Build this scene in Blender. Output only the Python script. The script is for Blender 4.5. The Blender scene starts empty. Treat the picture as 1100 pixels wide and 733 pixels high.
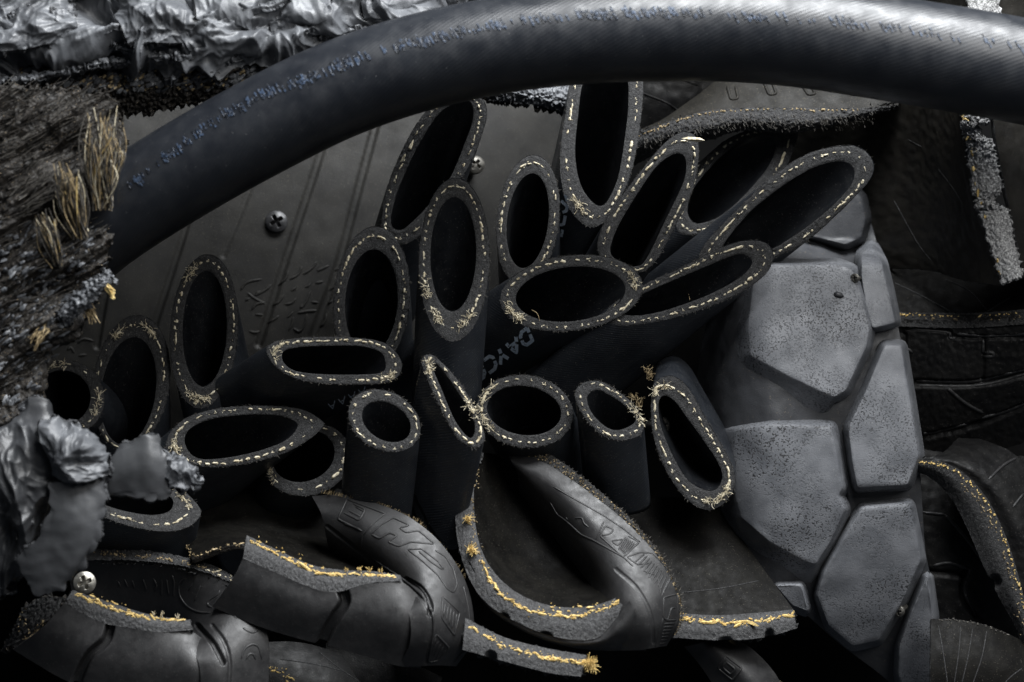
import bpy, math, random
import numpy as np
from mathutils import noise, Vector
random.seed(7); RNG = np.random.RandomState(11)
scn = bpy.context.scene; COL = scn.collection
U = 0.0007          # metres per photograph pixel on the plane of the hose ends
D = 2286.0          # camera distance in the same pixels

# ------------------------------------------------------------------ camera, light
cam = bpy.data.cameras.new('camera'); cam.lens = 36.0 * D / 1100; cam.sensor_width = 36
cam.clip_start = 0.05; cam.clip_end = 50
cam.dof.use_dof = True; cam.dof.focus_distance = (D - 20) * U; cam.dof.aperture_fstop = 4.0
co = bpy.data.objects.new('camera', cam); COL.objects.link(co)
co.location = (0, -D * U, 0); co.rotation_euler = (math.radians(90), 0, 0); scn.camera = co
w = bpy.data.worlds.new('World'); scn.world = w; w.use_nodes = True
w.node_tree.nodes['Background'].inputs[0].default_value = (0.75, 0.85, 1.0, 1)
w.node_tree.nodes['Background'].inputs[1].default_value = 0.05
def area(name, loc, aim, sx, sy, power, col):
    l = bpy.data.lights.new(name, 'AREA'); l.shape = 'RECTANGLE'; l.size = sx; l.size_y = sy
    l.energy = power; l.color = col
    o = bpy.data.objects.new(name, l); COL.objects.link(o); o.location = loc
    o.rotation_euler = (Vector(aim) - Vector(loc)).to_track_quat('-Z', 'Y').to_euler(); return o
area('overhead_softbox', (0.40, -0.62, 1.20), (0.05, 0, 0.0), 1.0, 0.6, 58, (0.96, 0.98, 1.0))
area('front_fill', (0.9, -1.5, 0.9), (0, 0, 0), 0.8, 0.8, 14, (1.0, 0.99, 0.97))  # added fill light to lift the front faces, not a lamp of the place
vs = scn.view_settings; vs.view_transform = 'Standard'; vs.look = 'None'; vs.gamma = 1; vs.exposure = 0.1
vs.use_curve_mapping = False

# ------------------------------------------------------------------ helpers
def P(x, y, d):
    s = (D - d) / D
    return np.array([(x - 550) * s * U, -d * U, (366.5 - y) * s * U])
def PA(a):
    a = np.asarray(a, float); s = (D - a[..., 2]) / D
    return np.stack([(a[..., 0] - 550) * s * U, -a[..., 2] * U, (366.5 - a[..., 1]) * s * U], -1)
def proj(w):
    d = -w[..., 1] / U; s = (D - d) / D
    return np.stack([w[..., 0] / (s * U) + 550, 366.5 - w[..., 2] / (s * U), d], -1)
CAM = np.array([0, -D * U, 0])

def cr(pts, n, closed=False):
    p = np.asarray(pts, float); k = len(p)
    if closed:
        t = np.arange(n) * k / n; i = np.floor(t).astype(int); f = t - i
        g = lambda j: p[(i + j) % k]
    else:
        if k == 2:
            t = np.linspace(0, 1, n)[:, None]; t = t.reshape((n,) + (1,) * (p.ndim - 1)); return p[0] * (1 - t) + p[1] * t
        e = np.concatenate([[2 * p[0] - p[1]], p, [2 * p[-1] - p[-2]]])
        t = np.linspace(0, k - 1 - 1e-9, n); i = np.floor(t).astype(int); f = t - i
        g = lambda j: e[i + j + 1]
    f = f.reshape((n,) + (1,) * (p.ndim - 1))
    a, b, c, d = g(-1), g(0), g(1), g(2)
    return 0.5 * (2 * b + (c - a) * f + (2 * a - 5 * b + 4 * c - d) * f**2 + (3 * b - a - 3 * c + d) * f**3)

def dense(pts, step=1.0):
    p = np.asarray(pts, float); out = []
    for a, b in zip(p[:-1], p[1:]):
        n = max(1, int(np.linalg.norm((b - a)[:2]) / step))
        for j in range(n): out.append(a + (b - a) * j / n)
    out.append(p[-1]); return np.array(out)
def smooth_line(pts, step=1.5):
    p = np.asarray(pts, float); L = np.linalg.norm(np.diff(p, axis=0), axis=1).sum()
    return cr(p, max(4, int(L / step)))

def nz(p, sc, seed=0.0):
    return np.array([noise.noise(Vector((q[0] * sc + seed, q[1] * sc + seed * 1.7, q[2] * sc - seed))) for q in p])

LOC = {}
def tag(o, label, cat, group=None, kind=None):
    if label: o['label'] = label
    if cat: o['category'] = cat
    if group: o['group'] = group
    if kind: o['kind'] = kind
def thing(name, label, cat, base, group=None):
    o = bpy.data.objects.new(name, None); o.empty_display_size = 0.02; COL.objects.link(o)
    l = P(*base); o.location = l; LOC[o.name] = l; tag(o, label, cat, group); return o
def mk(name, v, f, m, parent=None, smooth=True, uv=None, kind=None):
    v = np.asarray(v, float).reshape(-1, 3)
    base = LOC[parent.name] if parent else np.zeros(3)
    me = bpy.data.meshes.new(name); me.from_pydata((v - base).tolist(), [], [list(map(int, q)) for q in f])
    me.materials.append(M[m])
    if smooth: me.polygons.foreach_set('use_smooth', [True] * len(me.polygons))
    if uv is not None:
        l = me.uv_layers.new(name='UVMap'); vi = np.zeros(len(me.loops), int); me.loops.foreach_get('vertex_index', vi)
        l.data.foreach_set('uv', np.asarray(uv, float)[vi].ravel())
    me.update()
    o = bpy.data.objects.new(name, me); COL.objects.link(o)
    if parent: o.parent = parent
    LOC[o.name] = base
    if kind: o['kind'] = kind
    return o
def gridfaces(nv, nu, wrap=False, off=0):
    f = []
    for j in range(nv - 1):
        for i in range(nu if wrap else nu - 1):
            i2 = (i + 1) % nu
            f.append((off + j * nu + i, off + j * nu + i2, off + (j + 1) * nu + i2, off + (j + 1) * nu + i))
    return f

# ------------------------------------------------------------------ materials
M = {}
def mat(name, c1, c2, rough=0.5, nsc=60, bumps=((700, 0.3, 0.0004),), speck=None, pit=None, spec=0.5, twill=None, metal=0, rvar=0.12, coat=0):
    m = bpy.data.materials.new(name); m.use_nodes = True; nt = m.node_tree; N = nt.nodes; L = nt.links
    b = N['Principled BSDF']; b.inputs['Specular IOR Level'].default_value = spec; b.inputs['Metallic'].default_value = metal
    tc = N.new('ShaderNodeTexCoord')
    def noise_n(sc, det=4):
        n = N.new('ShaderNodeTexNoise'); n.inputs['Scale'].default_value = sc; n.inputs['Detail'].default_value = det
        L.new(tc.outputs['Object'], n.inputs['Vector']); return n.outputs['Fac']
    def ramp(src, lo, hi):
        r = N.new('ShaderNodeMapRange'); r.inputs['From Min'].default_value = lo; r.inputs['From Max'].default_value = hi
        L.new(src, r.inputs['Value']); return r.outputs['Result']
    def mix(fac, a, bb):
        x = N.new('ShaderNodeMix'); x.data_type = 'RGBA'; L.new(fac, x.inputs['Factor'])
        for k, val in ((6, a), (7, bb)):
            if isinstance(val, tuple): x.inputs[k].default_value = (*val, 1)
            else: L.new(val, x.inputs[k])
        return x.outputs[2]
    col = mix(ramp(noise_n(nsc, 6), 0.35, 0.65), c1, c2)
    pm = None
    if pit:      # (scale, lo, hi, colour): dark or light pits with a shape of their own
        ml = N.new('ShaderNodeMath'); ml.operation = 'MULTIPLY'; L.new(ramp(noise_n(pit[0], 2), pit[1], pit[2]), ml.inputs[0])
        if len(pit) > 4: L.new(ramp(noise_n(pit[4], 3), .42, .60), ml.inputs[1])
        else: ml.inputs[1].default_value = 1
        pm = ml.outputs[0]; col = mix(pm, col, pit[3])
    if speck:    # (scale, threshold, colour): dust specks
        col = mix(ramp(noise_n(speck[0], 1), speck[1], speck[1] + 0.03), col, speck[2])
    L.new(col, b.inputs['Base Color'])
    rr = N.new('ShaderNodeMapRange'); rr.inputs['To Min'].default_value = max(0.05, rough - rvar); rr.inputs['To Max'].default_value = min(1, rough + rvar)
    rr.inputs['From Min'].default_value = 0.3; rr.inputs['From Max'].default_value = 0.7
    L.new(noise_n(nsc * 2.3, 5), rr.inputs['Value']); L.new(rr.outputs['Result'], b.inputs['Roughness'])
    prev = None
    def bump(h, st, dist):
        nonlocal prev
        n = N.new('ShaderNodeBump'); n.inputs['Strength'].default_value = st; n.inputs['Distance'].default_value = dist
        L.new(h, n.inputs['Height'])
        if prev is not None: L.new(prev, n.inputs['Normal'])
        prev = n.outputs['Normal']
    for sc, st, dist in bumps: bump(noise_n(sc, 5), st, dist)
    if pit:
        iv = N.new('ShaderNodeMath'); iv.operation = 'SUBTRACT'; iv.inputs[0].default_value = 1; L.new(pm, iv.inputs[1]); bump(iv.outputs[0], 0.6, 0.0006)
    if twill:    # (angle, scale, strength) diagonal cloth print in tube coordinates
        mp = N.new('ShaderNodeMapping'); mp.inputs['Rotation'].default_value = (0, 0, math.radians(twill[0]))
        L.new(tc.outputs['UV'], mp.inputs['Vector'])
        wv = N.new('ShaderNodeTexWave'); wv.inputs['Scale'].default_value = twill[1]; wv.inputs['Distortion'].default_value = 1.2
        wv.inputs['Detail'].default_value = 2; wv.inputs['Detail Scale'].default_value = 0.6
        L.new(mp.outputs['Vector'], wv.inputs['Vector']); bump(wv.outputs['Fac'], twill[2], 0.0005)
    if prev is not None: L.new(prev, b.inputs['Normal'])
    M[name] = m
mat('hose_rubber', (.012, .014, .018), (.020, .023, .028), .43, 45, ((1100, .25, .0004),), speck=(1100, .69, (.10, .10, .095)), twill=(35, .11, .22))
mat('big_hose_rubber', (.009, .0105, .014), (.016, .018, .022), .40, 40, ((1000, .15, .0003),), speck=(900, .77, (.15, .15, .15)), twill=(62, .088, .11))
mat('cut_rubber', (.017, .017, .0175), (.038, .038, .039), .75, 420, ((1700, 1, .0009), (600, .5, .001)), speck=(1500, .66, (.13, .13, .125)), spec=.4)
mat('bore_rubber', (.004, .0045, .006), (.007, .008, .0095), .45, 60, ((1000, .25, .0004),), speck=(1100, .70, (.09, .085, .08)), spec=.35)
mat('tyre_rubber', (.013, .013, .0135), (.021, .0205, .021), .47, 70, ((1700, .45, .0004),), speck=(1300, .70, (.07, .068, .064)))
mat('tyre_lining', (.0035, .0033, .003), (.0075, .007, .006), .6, 70, ((1100, .4, .0005),), speck=(1100, .70, (.05, .046, .036)), spec=.1)  # colour set darker to carry the shade on linings recessed under the hoses
mat('plate_rubber', (.010, .0096, .0087), (.019, .018, .0158), .6, 30, ((1700, .6, .0005),), speck=(1300, .69, (.075, .068, .052)), spec=.4)
mat('dark_tyre', (.005, .005, .0053), (.009, .0088, .0085), .5, 60, ((1100, .4, .0005),), speck=(1000, .70, (.06, .055, .05)), spec=.2)
mat('tread_grey', (.10, .105, .116), (.18, .186, .20), .5, 45, ((1500, .5, .0005), (260, .2, .0008)), pit=(700, .45, .40, (.03, .03, .032), 18), speck=(900, .72, (.24, .24, .24)))
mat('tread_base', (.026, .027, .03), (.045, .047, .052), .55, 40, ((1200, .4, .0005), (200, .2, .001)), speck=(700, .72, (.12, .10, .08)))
mat('lump_rubber', (.022, .023, .025), (.05, .052, .056), .45, 30, ((900, .35, .0006),), spec=.5)
mat('strip_brown', (.0085, .008, .0068), (.015, .014, .012), .6, 40, ((1500, .5, .0005),), speck=(1200, .69, (.07, .062, .045)), spec=.15)
mat('cut_tyre', (.032, .032, .033), (.075, .075, .077), .7, 420, ((1700, 1, .0009), (600, .4, .001)), speck=(1500, .66, (.17, .17, .165)), spec=.45)
mat('panel_lining', (.007, .0062, .005), (.013, .0115, .009), .6, 50, ((1100, .4, .0005),), speck=(1100, .71, (.05, .045, .035)), spec=.3)
mat('torn_rubber', (.058, .061, .067), (.12, .126, .136), .48, 30, ((900, .35, .0007),), spec=.55)
mat('torn_slab', (.045, .047, .05), (.07, .072, .077), .5, 25, ((1200, .35, .0005),), spec=.5)
mat('cord_ply', (.010, .009, .008), (.028, .024, .020), .6, 120, ((600, .8, .0012),), speck=(800, .70, (.22, .17, .11)), spec=.4)
mat('cut_speckled', (.10, .10, .10), (.5, .5, .5), .55, 700, ((1100, 1, .0012),), speck=(700, .66, (.6, .6, .58)), spec=.5)
mat('cord_pale', (.50, .42, .27), (.86, .79, .61), .7, 420, ((1500, .4, .0004),), spec=.3)
mat('cord_gold', (.55, .36, .11), (.88, .68, .30), .6, 500, ((1500, .4, .0004),), spec=.3)
mat('cord_brown', (.13, .095, .05), (.48, .37, .21), .6, 300, ((1500, .4, .0004),), spec=.3)
mat('fibre_grey', (.03, .028, .026), (.14, .13, .115), .6, 300, (), spec=.3)
mat('print_blue', (.46, .56, .68), (.66, .74, .83), .6, 350, ((1200, .3, .0003),), pit=(600, .38, .32, (.02, .023, .03)), spec=.3)
mat('print_blue_dark', (.014, .019, .03), (.04, .062, .105), .45, 160, ((1200, .3, .0003),), pit=(420, .54, .42, (.011, .013, .017)), spec=.45)
mat('screw_steel', (.30, .29, .26), (.5, .48, .43), .4, 200, ((700, .4, .0004),), metal=.8)
mat('screw_dark', (.03, .03, .032), (.06, .06, .062), .4, 200, ((700, .4, .0004),), metal=.4)
mat('screw_dull', (.10, .095, .085), (.2, .19, .17), .45, 200, ((700, .4, .0004),), metal=.7)
mat('board', (.003, .003, .003), (.005, .005, .005), .9, 30, spec=.05)

# ------------------------------------------------------------------ surfaces
class Surf:
    def __init__(s, ctrl, nv, nu, grooves=(), rough=0, facet=None, seed=1.0, rsc=0.12, fn=None, ridged=None):
        c = np.asarray(ctrl, float)                                 # rows x cols x (px, py, depth)
        px = cr(c, nv); px = np.swapaxes(cr(np.swapaxes(px, 0, 1), nu), 0, 1)
        s.G = PA(px); s.nv, s.nu = nv, nu; s.norm()
        h = np.zeros((nv, nu)); p = proj(s.G)
        for line, wd, dp in grooves:
            ln = dense(smooth_line(line), 1.0)
            dist = np.full((nv, nu), 1e9)
            for q in ln: dist = np.minimum(dist, np.hypot(p[..., 0] - q[0], p[..., 1] - q[1]))
            t = np.clip((wd - dist) / (wd * 0.45), 0, 1); h -= dp * t * t * (3 - 2 * t)
        q = p.reshape(-1, 3)
        if rough: h += (nz(q, rsc, seed) * rough + nz(q, rsc * 3, seed + 5) * rough * .5).reshape(nv, nu)
        for sc, tilt, crack, an in (facet or ()):
            hh = np.zeros(len(q))
            for k, pt in enumerate(q):
                v = Vector((pt[0] * sc + seed, pt[1] * sc * an, seed))
                v += noise.noise_vector(v * 1.1) * .45
                dd, pp = noise.voronoi(v)
                hv = noise.cell_vector(pp[0] * 7.3); r = v - pp[0]
                hh[k] = ((hv.x - .5) * r.x + (hv.y - .5) * r.y) * tilt * 2 + (hv.z - .5) * tilt * .5
                e = max(0, 1 - (dd[1] - dd[0]) / .1); hh[k] -= crack * e * e
            h += hh.reshape(nv, nu)
        if ridged:
            sc, amp, an = ridged; hh = np.zeros(len(q))
            for k, pt in enumerate(q):
                v = Vector((pt[0] * sc + seed * 3.1, pt[1] * sc * an, seed))
                v += noise.noise_vector(v * .9) * .5
                hh[k] = (1 - 3 * abs(noise.noise(v))) + .45 * (1 - 3 * abs(noise.noise(v * 2.3 + Vector((5, 1, 2))))) + .14 * (1 - 3 * abs(noise.noise(v * 6.1)))
            h += amp * hh.reshape(nv, nu)
        if fn is not None: h += fn(p)
        s.G = s.G + s.N * (h * U)[..., None]; s.norm(); s.pp = proj(s.G)
    def norm(s):
        du = np.gradient(s.G, axis=1); dv = np.gradient(s.G, axis=0); n = np.cross(du, dv)
        n /= np.linalg.norm(n, axis=-1, keepdims=True) + 1e-12
        if (n[..., 1]).mean() > 0: n = -n
        s.N = n
    def at(s, x, y):
        q = np.hypot(s.pp[..., 0] - x, s.pp[..., 1] - y) - s.pp[..., 2] * .03
        j, i = np.unravel_index(np.argmin(q), q.shape)
        g, n = s.G[j, i], s.N[j, i]; r = P(x, y, 0) - CAM
        den = r @ n
        if den > 0: n, den = -n, -den
        if abs(den) < .15 * np.linalg.norm(r): return g, n
        hit = CAM + r * (((g - CAM) @ n) / den)
        if np.linalg.norm(hit - g) > 8 * U: return g, n
        return hit, n
    def build(s, name, m, parent, uv=None):
        s.obj = mk(name, s.G, gridfaces(s.nv, s.nu), m, parent); return s.obj

def ragged(s, amp, sc, seed=0):
    """uneven torn outline: pushes the sheet about within its own plane"""
    for j in range(s.nv):
        for i in range(s.nu):
            e = min(i, s.nu - 1 - i, j, s.nv - 1 - j) / 12.0; x, y, _ = s.pp[j, i]
            if e < 1:
                v = Vector((x * sc + seed, y * sc, 3.3)); a = amp * (1 - e)
                s.G[j, i, 0] += a * U * noise.noise(v) * 1.6; s.G[j, i, 2] += a * U * noise.noise(v + Vector((9, 4, 1))) * 1.6
    s.norm(); s.pp = proj(s.G)
def sheet(root, name, s, thick, m, me='cut_rubber', edge_name='cut_edge', gold=None, jag=.8, sides='tblr'):
    """front face, back face, and rough cut edges round a Surf"""
    nv, nu = s.nv, s.nu; B = s.G - s.N * thick * U
    fr = gridfaces(nv, nu); bk = [tuple(reversed(q)) for q in gridfaces(nv, nu, off=nv * nu)]
    o = mk(name, np.concatenate([s.G.reshape(-1, 3), B.reshape(-1, 3)]), fr + bk, m, root); s.obj = o
    for k, sl, into in (('t', (0, slice(None)), (1, slice(None))), ('b', (-1, slice(None)), (-2, slice(None))), ('l', (slice(None), 0), (slice(None), 1)), ('r', (slice(None), -1), (slice(None), -2))):
        if k not in sides: continue
        a, b = s.G[sl], B[sl]; out = a - s.G[into]; out = out / (np.linalg.norm(out, axis=-1, keepdims=True) + 1e-9)
        mseg = 6; rows = []
        for q in range(mseg + 1):
            t = q / mseg; c = a * (1 - t) + b * t
            bulge = (.3 if 0 < q < mseg else 0.02) + jag * RNG.rand(len(c)) * (1 if 0 < q < mseg else .35)
            rows.append(c + out * (bulge * U)[:, None])
        mk(edge_name, np.concatenate(rows), gridfaces(mseg + 1, len(a)), me, root)
    return o, None

def chips_mesh(items):
    """items: (pos, along, normal, len_px, wid_px) -> slightly irregular spindles"""
    T = np.array([[-1, 0, 0], [-.6, 1, .1], [-.5, -.2, 1], [-.6, -1, 0], [.55, .9, 0], [.6, .1, 1], [.5, -1, .1], [1, 0, 0.1]])
    F0 = [(0, 1, 2), (0, 2, 3), (1, 4, 5, 2), (2, 5, 6, 3), (4, 7, 5), (5, 7, 6), (0, 3, 1), (3, 6, 4, 1), (4, 6, 7)]
    V, F = [], []
    for p, a, n, l, wd in items:
        a = a / (np.linalg.norm(a) + 1e-12); n = n - a * (n @ a); n /= np.linalg.norm(n) + 1e-12; b = np.cross(n, a)
        t = T * (1 + .35 * (RNG.rand(8, 3) - .5))
        o = len(V) * 8
        V.append(p + (t[:, :1] * a * l / 2 + t[:, 1:2] * b * wd / 2 + t[:, 2:3] * n * wd * .5) * U)
        F += [tuple(o + i for i in q) for q in F0]
    if not V: return np.zeros((0, 3)), []
    return np.concatenate(V), F
def fibres_mesh(lines, r):
    V, F, off = [], [], 0
    for ln in lines:
        ln = np.asarray(ln); k = len(ln); t = np.gradient(ln, axis=0); t /= np.linalg.norm(t, axis=1, keepdims=True) + 1e-12
        ref = np.array([.3, .9, .2]); a = np.cross(t, ref); a /= np.linalg.norm(a, axis=1, keepdims=True) + 1e-12; b = np.cross(t, a)
        rr = (r * U * (.7 + .6 * RNG.rand())) * np.linspace(1, .55, k)[:, None]
        ring = np.stack([ln + (a * math.cos(q) + b * math.sin(q)) * rr for q in (0, 2.1, 4.2)], 1)
        V.append(ring.reshape(-1, 3)); F += gridfaces(k, 3, True, off); off += k * 3
    return np.concatenate(V), F
def hair(p, dirn, length, curl=.5, n=6):
    d = dirn / (np.linalg.norm(dirn) + 1e-12); pts = [p]; step = length * U / (n - 1)
    bend = (RNG.rand(3) - .5) * curl
    for _ in range(n - 1):
        d = d + bend * .5 + (RNG.rand(3) - .5) * curl * .4; d /= np.linalg.norm(d); pts.append(pts[-1] + d * step)
    return np.array(pts)
def tuft(root, name, m, pts, dirs, length, spread=.7, n=25, r=.45, jit=3, curl=.5):
    L = []
    for (p, d) in zip(pts, dirs):
        for _ in range(n):
            q = p + (RNG.rand(3) - .5) * jit * U
            dd = d / (np.linalg.norm(d) + 1e-9) + (RNG.rand(3) - .5) * 2 * spread
            L.append(hair(q, dd, length * (.35 + .8 * RNG.rand()), curl))
    return mk(name, *fibres_mesh(L, r), m, root, kind='stuff')
def wdir(dx, dy, dd): return np.array([dx, -dd, -dy], float)

def ridge(root, name, s, lines, r=1.1, m='tyre_rubber', sink=.05, smooth_pts=True):
    """raised moulded lines that follow a surface"""
    V, F, off = [], [], 0
    r = r * 1.25
    for ln in lines:
        pl = smooth_line(ln) if (smooth_pts and len(ln) > 2) else dense(ln, 1.5)
        q = [s.at(x, y) for x, y in pl]; p = np.array([a for a, b in q]); n = np.array([b for a, b in q])
        if len(p) > 6:
            for _ in range(2): p[1:-1] = (p[:-2] + 2 * p[1:-1] + p[2:]) / 4
        t = np.gradient(p, axis=0); t /= np.linalg.norm(t, axis=1, keepdims=True) + 1e-12
        b = np.cross(n, t); b /= np.linalg.norm(b, axis=1, keepdims=True) + 1e-12; k = len(p)
        taper = np.minimum(1, np.minimum(np.arange(k), np.arange(k)[::-1]) / 2. + .3)[:, None]
        ring = np.stack([p + (b * math.cos(a) * r + n * (math.sin(a) * r * .8 - r * sink)) * U * taper for a in np.linspace(0, 2 * math.pi, 7)[:-1]], 1)
        V.append(ring.reshape(-1, 3)); F += gridfaces(k, 6, True, off); off += k * 6
    return mk(name, np.concatenate(V), F, m, getattr(s, 'obj', root), kind='stuff' if name == 'scratch' else None)
def gold_line(root, name, s, line, m='cord_gold', sp=3.2, ln=5.5, wd=2.2, jit=1.0, skip=.08, lift=.4, kind='stuff'):
    pl = smooth_line(line, 1.0); items = []
    t = np.gradient(pl, axis=0); i = 0.0
    while i < len(pl) - 1:
        k = int(i); i += sp * (.6 + .8 * RNG.rand())
        if RNG.rand() < skip: continue
        z_ = math.exp(RNG.randn() * .42); x, y = pl[k] + RNG.randn(2) * jit * .75; p, n = s.at(x, y)
        tt = t[k] / (np.linalg.norm(t[k]) + 1e-9); a = wdir(tt[0], tt[1], 0) + (RNG.rand(3) - .5) * 1.1
        items.append((p + n * lift * U, a, n, ln * z_, wd * (.55 + .5 * RNG.rand()) * z_**.5))
        for _ in range(2): items.append((p + n * lift * U + RNG.randn(3) * 1.3 * jit * U, RNG.rand(3) - .5, n, 1.0 + 2 * RNG.rand(), .6 + .6 * RNG.rand()))
    return mk(name, *chips_mesh(items), m, getattr(s, 'obj', root), smooth=False, kind=kind)

# ------------------------------------------------------------------ hoses
def ell(cx, cy, a, b, dx, dy, n=120):
    l = math.hypot(dx, dy); dx, dy = dx / l, dy / l; t = np.linspace(0, 2 * math.pi, n, endpoint=False)
    return np.stack([cx + a * np.cos(t) * dx - b * np.sin(t) * dy, cy + a * np.cos(t) * dy + b * np.sin(t) * dx], 1)
def outline(spec):
    if isinstance(spec, tuple): return ell(*spec)
    return cr(spec, 240, True)
def polar(o, c, n):
    """resample a star-shaped outline by angle about c"""
    o = np.concatenate([o, o[:1]]); o = dense(o, .5); a = np.arctan2(o[:, 1] - c[1], o[:, 0] - c[0]); r = np.hypot(o[:, 0] - c[0], o[:, 1] - c[1])
    k = np.argsort(a); a, r = a[k], r[k]; t = np.linspace(-math.pi, math.pi, n, endpoint=False)
    rr = np.interp(t, np.concatenate([a - 2 * math.pi, a, a + 2 * math.pi]), np.concatenate([r, r, r]))
    return np.stack([c[0] + rr * np.cos(t), c[1] + rr * np.sin(t)], 1)
class Grid:      # lets Surf.at work on a hose body
    def __init__(s, G): s.G = G; s.nv, s.nu = G.shape[:2]; Surf.norm(s); s.pp = proj(G)
    at = Surf.at
HOSES = {}
def hose(key, label, out, inn, u, phi, d0, L=230, R=None, frays=(), f=.42, slope=None, fuzz=True):
    N = 144
    oi = outline(inn); c = oi.mean(0); oo = polar(outline(out), c, N); oi = polar(oi, c, N)
    u = np.array(u, float); u /= np.linalg.norm(u); ph = math.radians(phi); cc = oo.mean(0)
    Uo = (oo - cc) @ u; Vo = (oo - cc) @ np.array([-u[1], u[0]]); A = np.abs(Uo).max(); R = R or np.abs(Vo).max()
    k = (R * math.cos(ph) - (A - R * math.sin(ph)) * math.tan(ph)) / A if slope is None else slope
    k = max(-.6, min(.6, k))
    dep = lambda q: d0 + k * ((q - cc) @ u)
    W = lambda q: PA(np.concatenate([q, dep(q)[:, None]], 1))
    wo, wi = W(oo), W(oi)
    a = wdir(u[0] * math.cos(ph), u[1] * math.cos(ph), -math.sin(ph))
    cen = wo.mean(0); root = thing('hose', label, 'hose', proj(cen + a * L * U), 'cut hose ends bunched together')
    nrm = np.cross(wo[N // 4] - wo[0], wo[N // 2] - wo[0]); nrm /= np.linalg.norm(nrm)
    if nrm[1] > 0: nrm = -nrm
    # outer wall, swept from the rim
    ns = 26; S = np.linspace(0, 1, ns)**1.3 * L
    wob = np.array([[noise.noise(Vector((i * .05, s * .01, d0 + cc[0])) * 1.0) for i in range(N)] for s in S]) * 1.2
    rad = wo - cen; rad = rad - np.outer(rad @ a, a); rad /= np.linalg.norm(rad, axis=1, keepdims=True)
    G = np.stack([wo + a * s * U + rad * (wob[j] * min(1, s / 25) * U)[:, None] for j, s in enumerate(S)])
    arc = np.concatenate([[0], np.cumsum(np.linalg.norm(np.diff(wo - np.outer((wo - cen) @ a, a), axis=0), axis=1))]) / U
    ax = ((wo - cen) @ a) / U
    uv = np.stack([np.concatenate([ax + s for s in S]), np.tile(arc, ns)], 1)
    V = G.reshape(-1, 3); Fc = gridfaces(ns, N, True)
    last = wi + a * L * U; Fc += [((ns - 1) * N + i, (ns - 1) * N + (i + 1) % N, ns * N + (i + 1) % N, ns * N + i) for i in range(N)]
    ow = mk('outer_wall', np.concatenate([V, last]), Fc, 'hose_rubber', root, uv=np.concatenate([uv, uv[-N:]]))
    # bore, with a black cap added at the far end to keep it dark
    S2 = np.linspace(0, 1, 18)**1.2 * L
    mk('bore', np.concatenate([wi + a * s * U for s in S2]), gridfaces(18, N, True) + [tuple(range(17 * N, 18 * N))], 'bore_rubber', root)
    # cut face with rough, slightly fuzzy edges
    rows = []; m = 9
    for q in range(m + 1):
        t = q / m; b = wo * (1 - t) + wi * t
        h = (RNG.rand(N) - .5) * (1.0 if 0 < q < m else .2); out_ = (RNG.rand(N) - .4) * .9 if q == 0 else 0
        h = h + (-.5 if q in (0, m) else .3)
        rows.append(b + nrm * (h * U)[:, None] + (rad * (np.ones(N) * out_ * U)[:, None] if q == 0 else 0))
    cf = mk('cut_face', np.concatenate(rows), gridfaces(m + 1, N, True), 'cut_rubber', root)
    # reinforcement cord: dashes in a ring
    ring = wo * (1 - f) + wi * f; rd = dense(np.concatenate([ring, ring[:1]])[:, [0, 2, 1]] / U, 1.0)[:, [0, 2, 1]] * U
    tt = np.gradient(rd, axis=0); items = []; i = 0.0
    phase = RNG.rand() * 10
    while i < len(rd) - 1:
        kq = int(i); i += 4.2 + 3.4 * RNG.rand()
        patch = noise.noise(Vector((kq * .03, phase, 0)))
        if RNG.rand() < .10 + max(0, -patch) * .5: continue
        sz = 1 + patch * .8
        items.append((rd[kq] + nrm * .3 * U + (RNG.rand(3) - .5) * 1.7 * U, tt[kq] + (RNG.rand(3) - .5) * .4 * np.linalg.norm(tt[kq]), nrm, (5.4 * math.exp(RNG.randn() * .4)) * sz, 1.9 * (.6 + .7 * RNG.rand()) * sz))
        for _ in range(2):
            items.append((rd[kq] + nrm * .5 * U + (RNG.rand(3) - .5) * 3.0 * U, RNG.rand(3) - .5, nrm, 1 + 2.4 * RNG.rand(), .5 + .6 * RNG.rand()))
    mk('reinforcement_cord', *chips_mesh(items), 'cord_pale', cf, smooth=False, kind='stuff')
    if fuzz:
        Lh = []
        for _ in range(150):
            i = RNG.randint(N); e = wo[i] if RNG.rand() < .7 else ring[i]
            Lh.append(hair(e, rad[i] * .6 + nrm * .8 + (RNG.rand(3) - .5) * 1.6, 1.2 + 2.4 * RNG.rand(), 1.0, 4))
        mk('cut_fuzz', *fibres_mesh(Lh, .2), 'fibre_grey', cf, kind='stuff')
    pts, dirs = [], []
    rp = proj(rd)
    for fx, fy in frays:
        kq = np.argmin(np.hypot(rp[:, 0] - fx, rp[:, 1] - fy))
        for jj in range(-6, 7, 3):
            pts.append(rd[(kq + jj) % len(rd)]); dirs.append(nrm * .45 + tt[kq] / (np.linalg.norm(tt[kq]) + 1e-9) * .9 * (1 if RNG.rand() > .5 else -1))
    if pts: tuft(cf, 'frayed_cord', 'cord_pale', pts, dirs, 7.5, .75, 13, .33, 6, 1.3)
    gg = Grid(G); gg.obj = ow; HOSES[key] = (root, gg); return root

def ribbon(root, name, s, lines, wd, m, lift=.5):
    V, F, off = [], [], 0
    for ln in lines:
        pl = dense(ln, 1.0); t = np.gradient(pl, axis=0); t /= np.linalg.norm(t, axis=1, keepdims=True) + 1e-9
        nn = np.stack([-t[:, 1], t[:, 0]], 1); rows = []
        for sg in (-1, 0, 1):
            q = [s.at(*(p + n * sg * wd / 2)) for p, n in zip(pl, nn)]; rows.append(np.array([a + b * lift * U for a, b in q]))
        V.append(np.concatenate(rows)); F += gridfaces(3, len(pl), off=off); off += 3 * len(pl)
    return mk(name, np.concatenate(V), F, m, getattr(s, 'obj', root), smooth=False)

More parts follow.
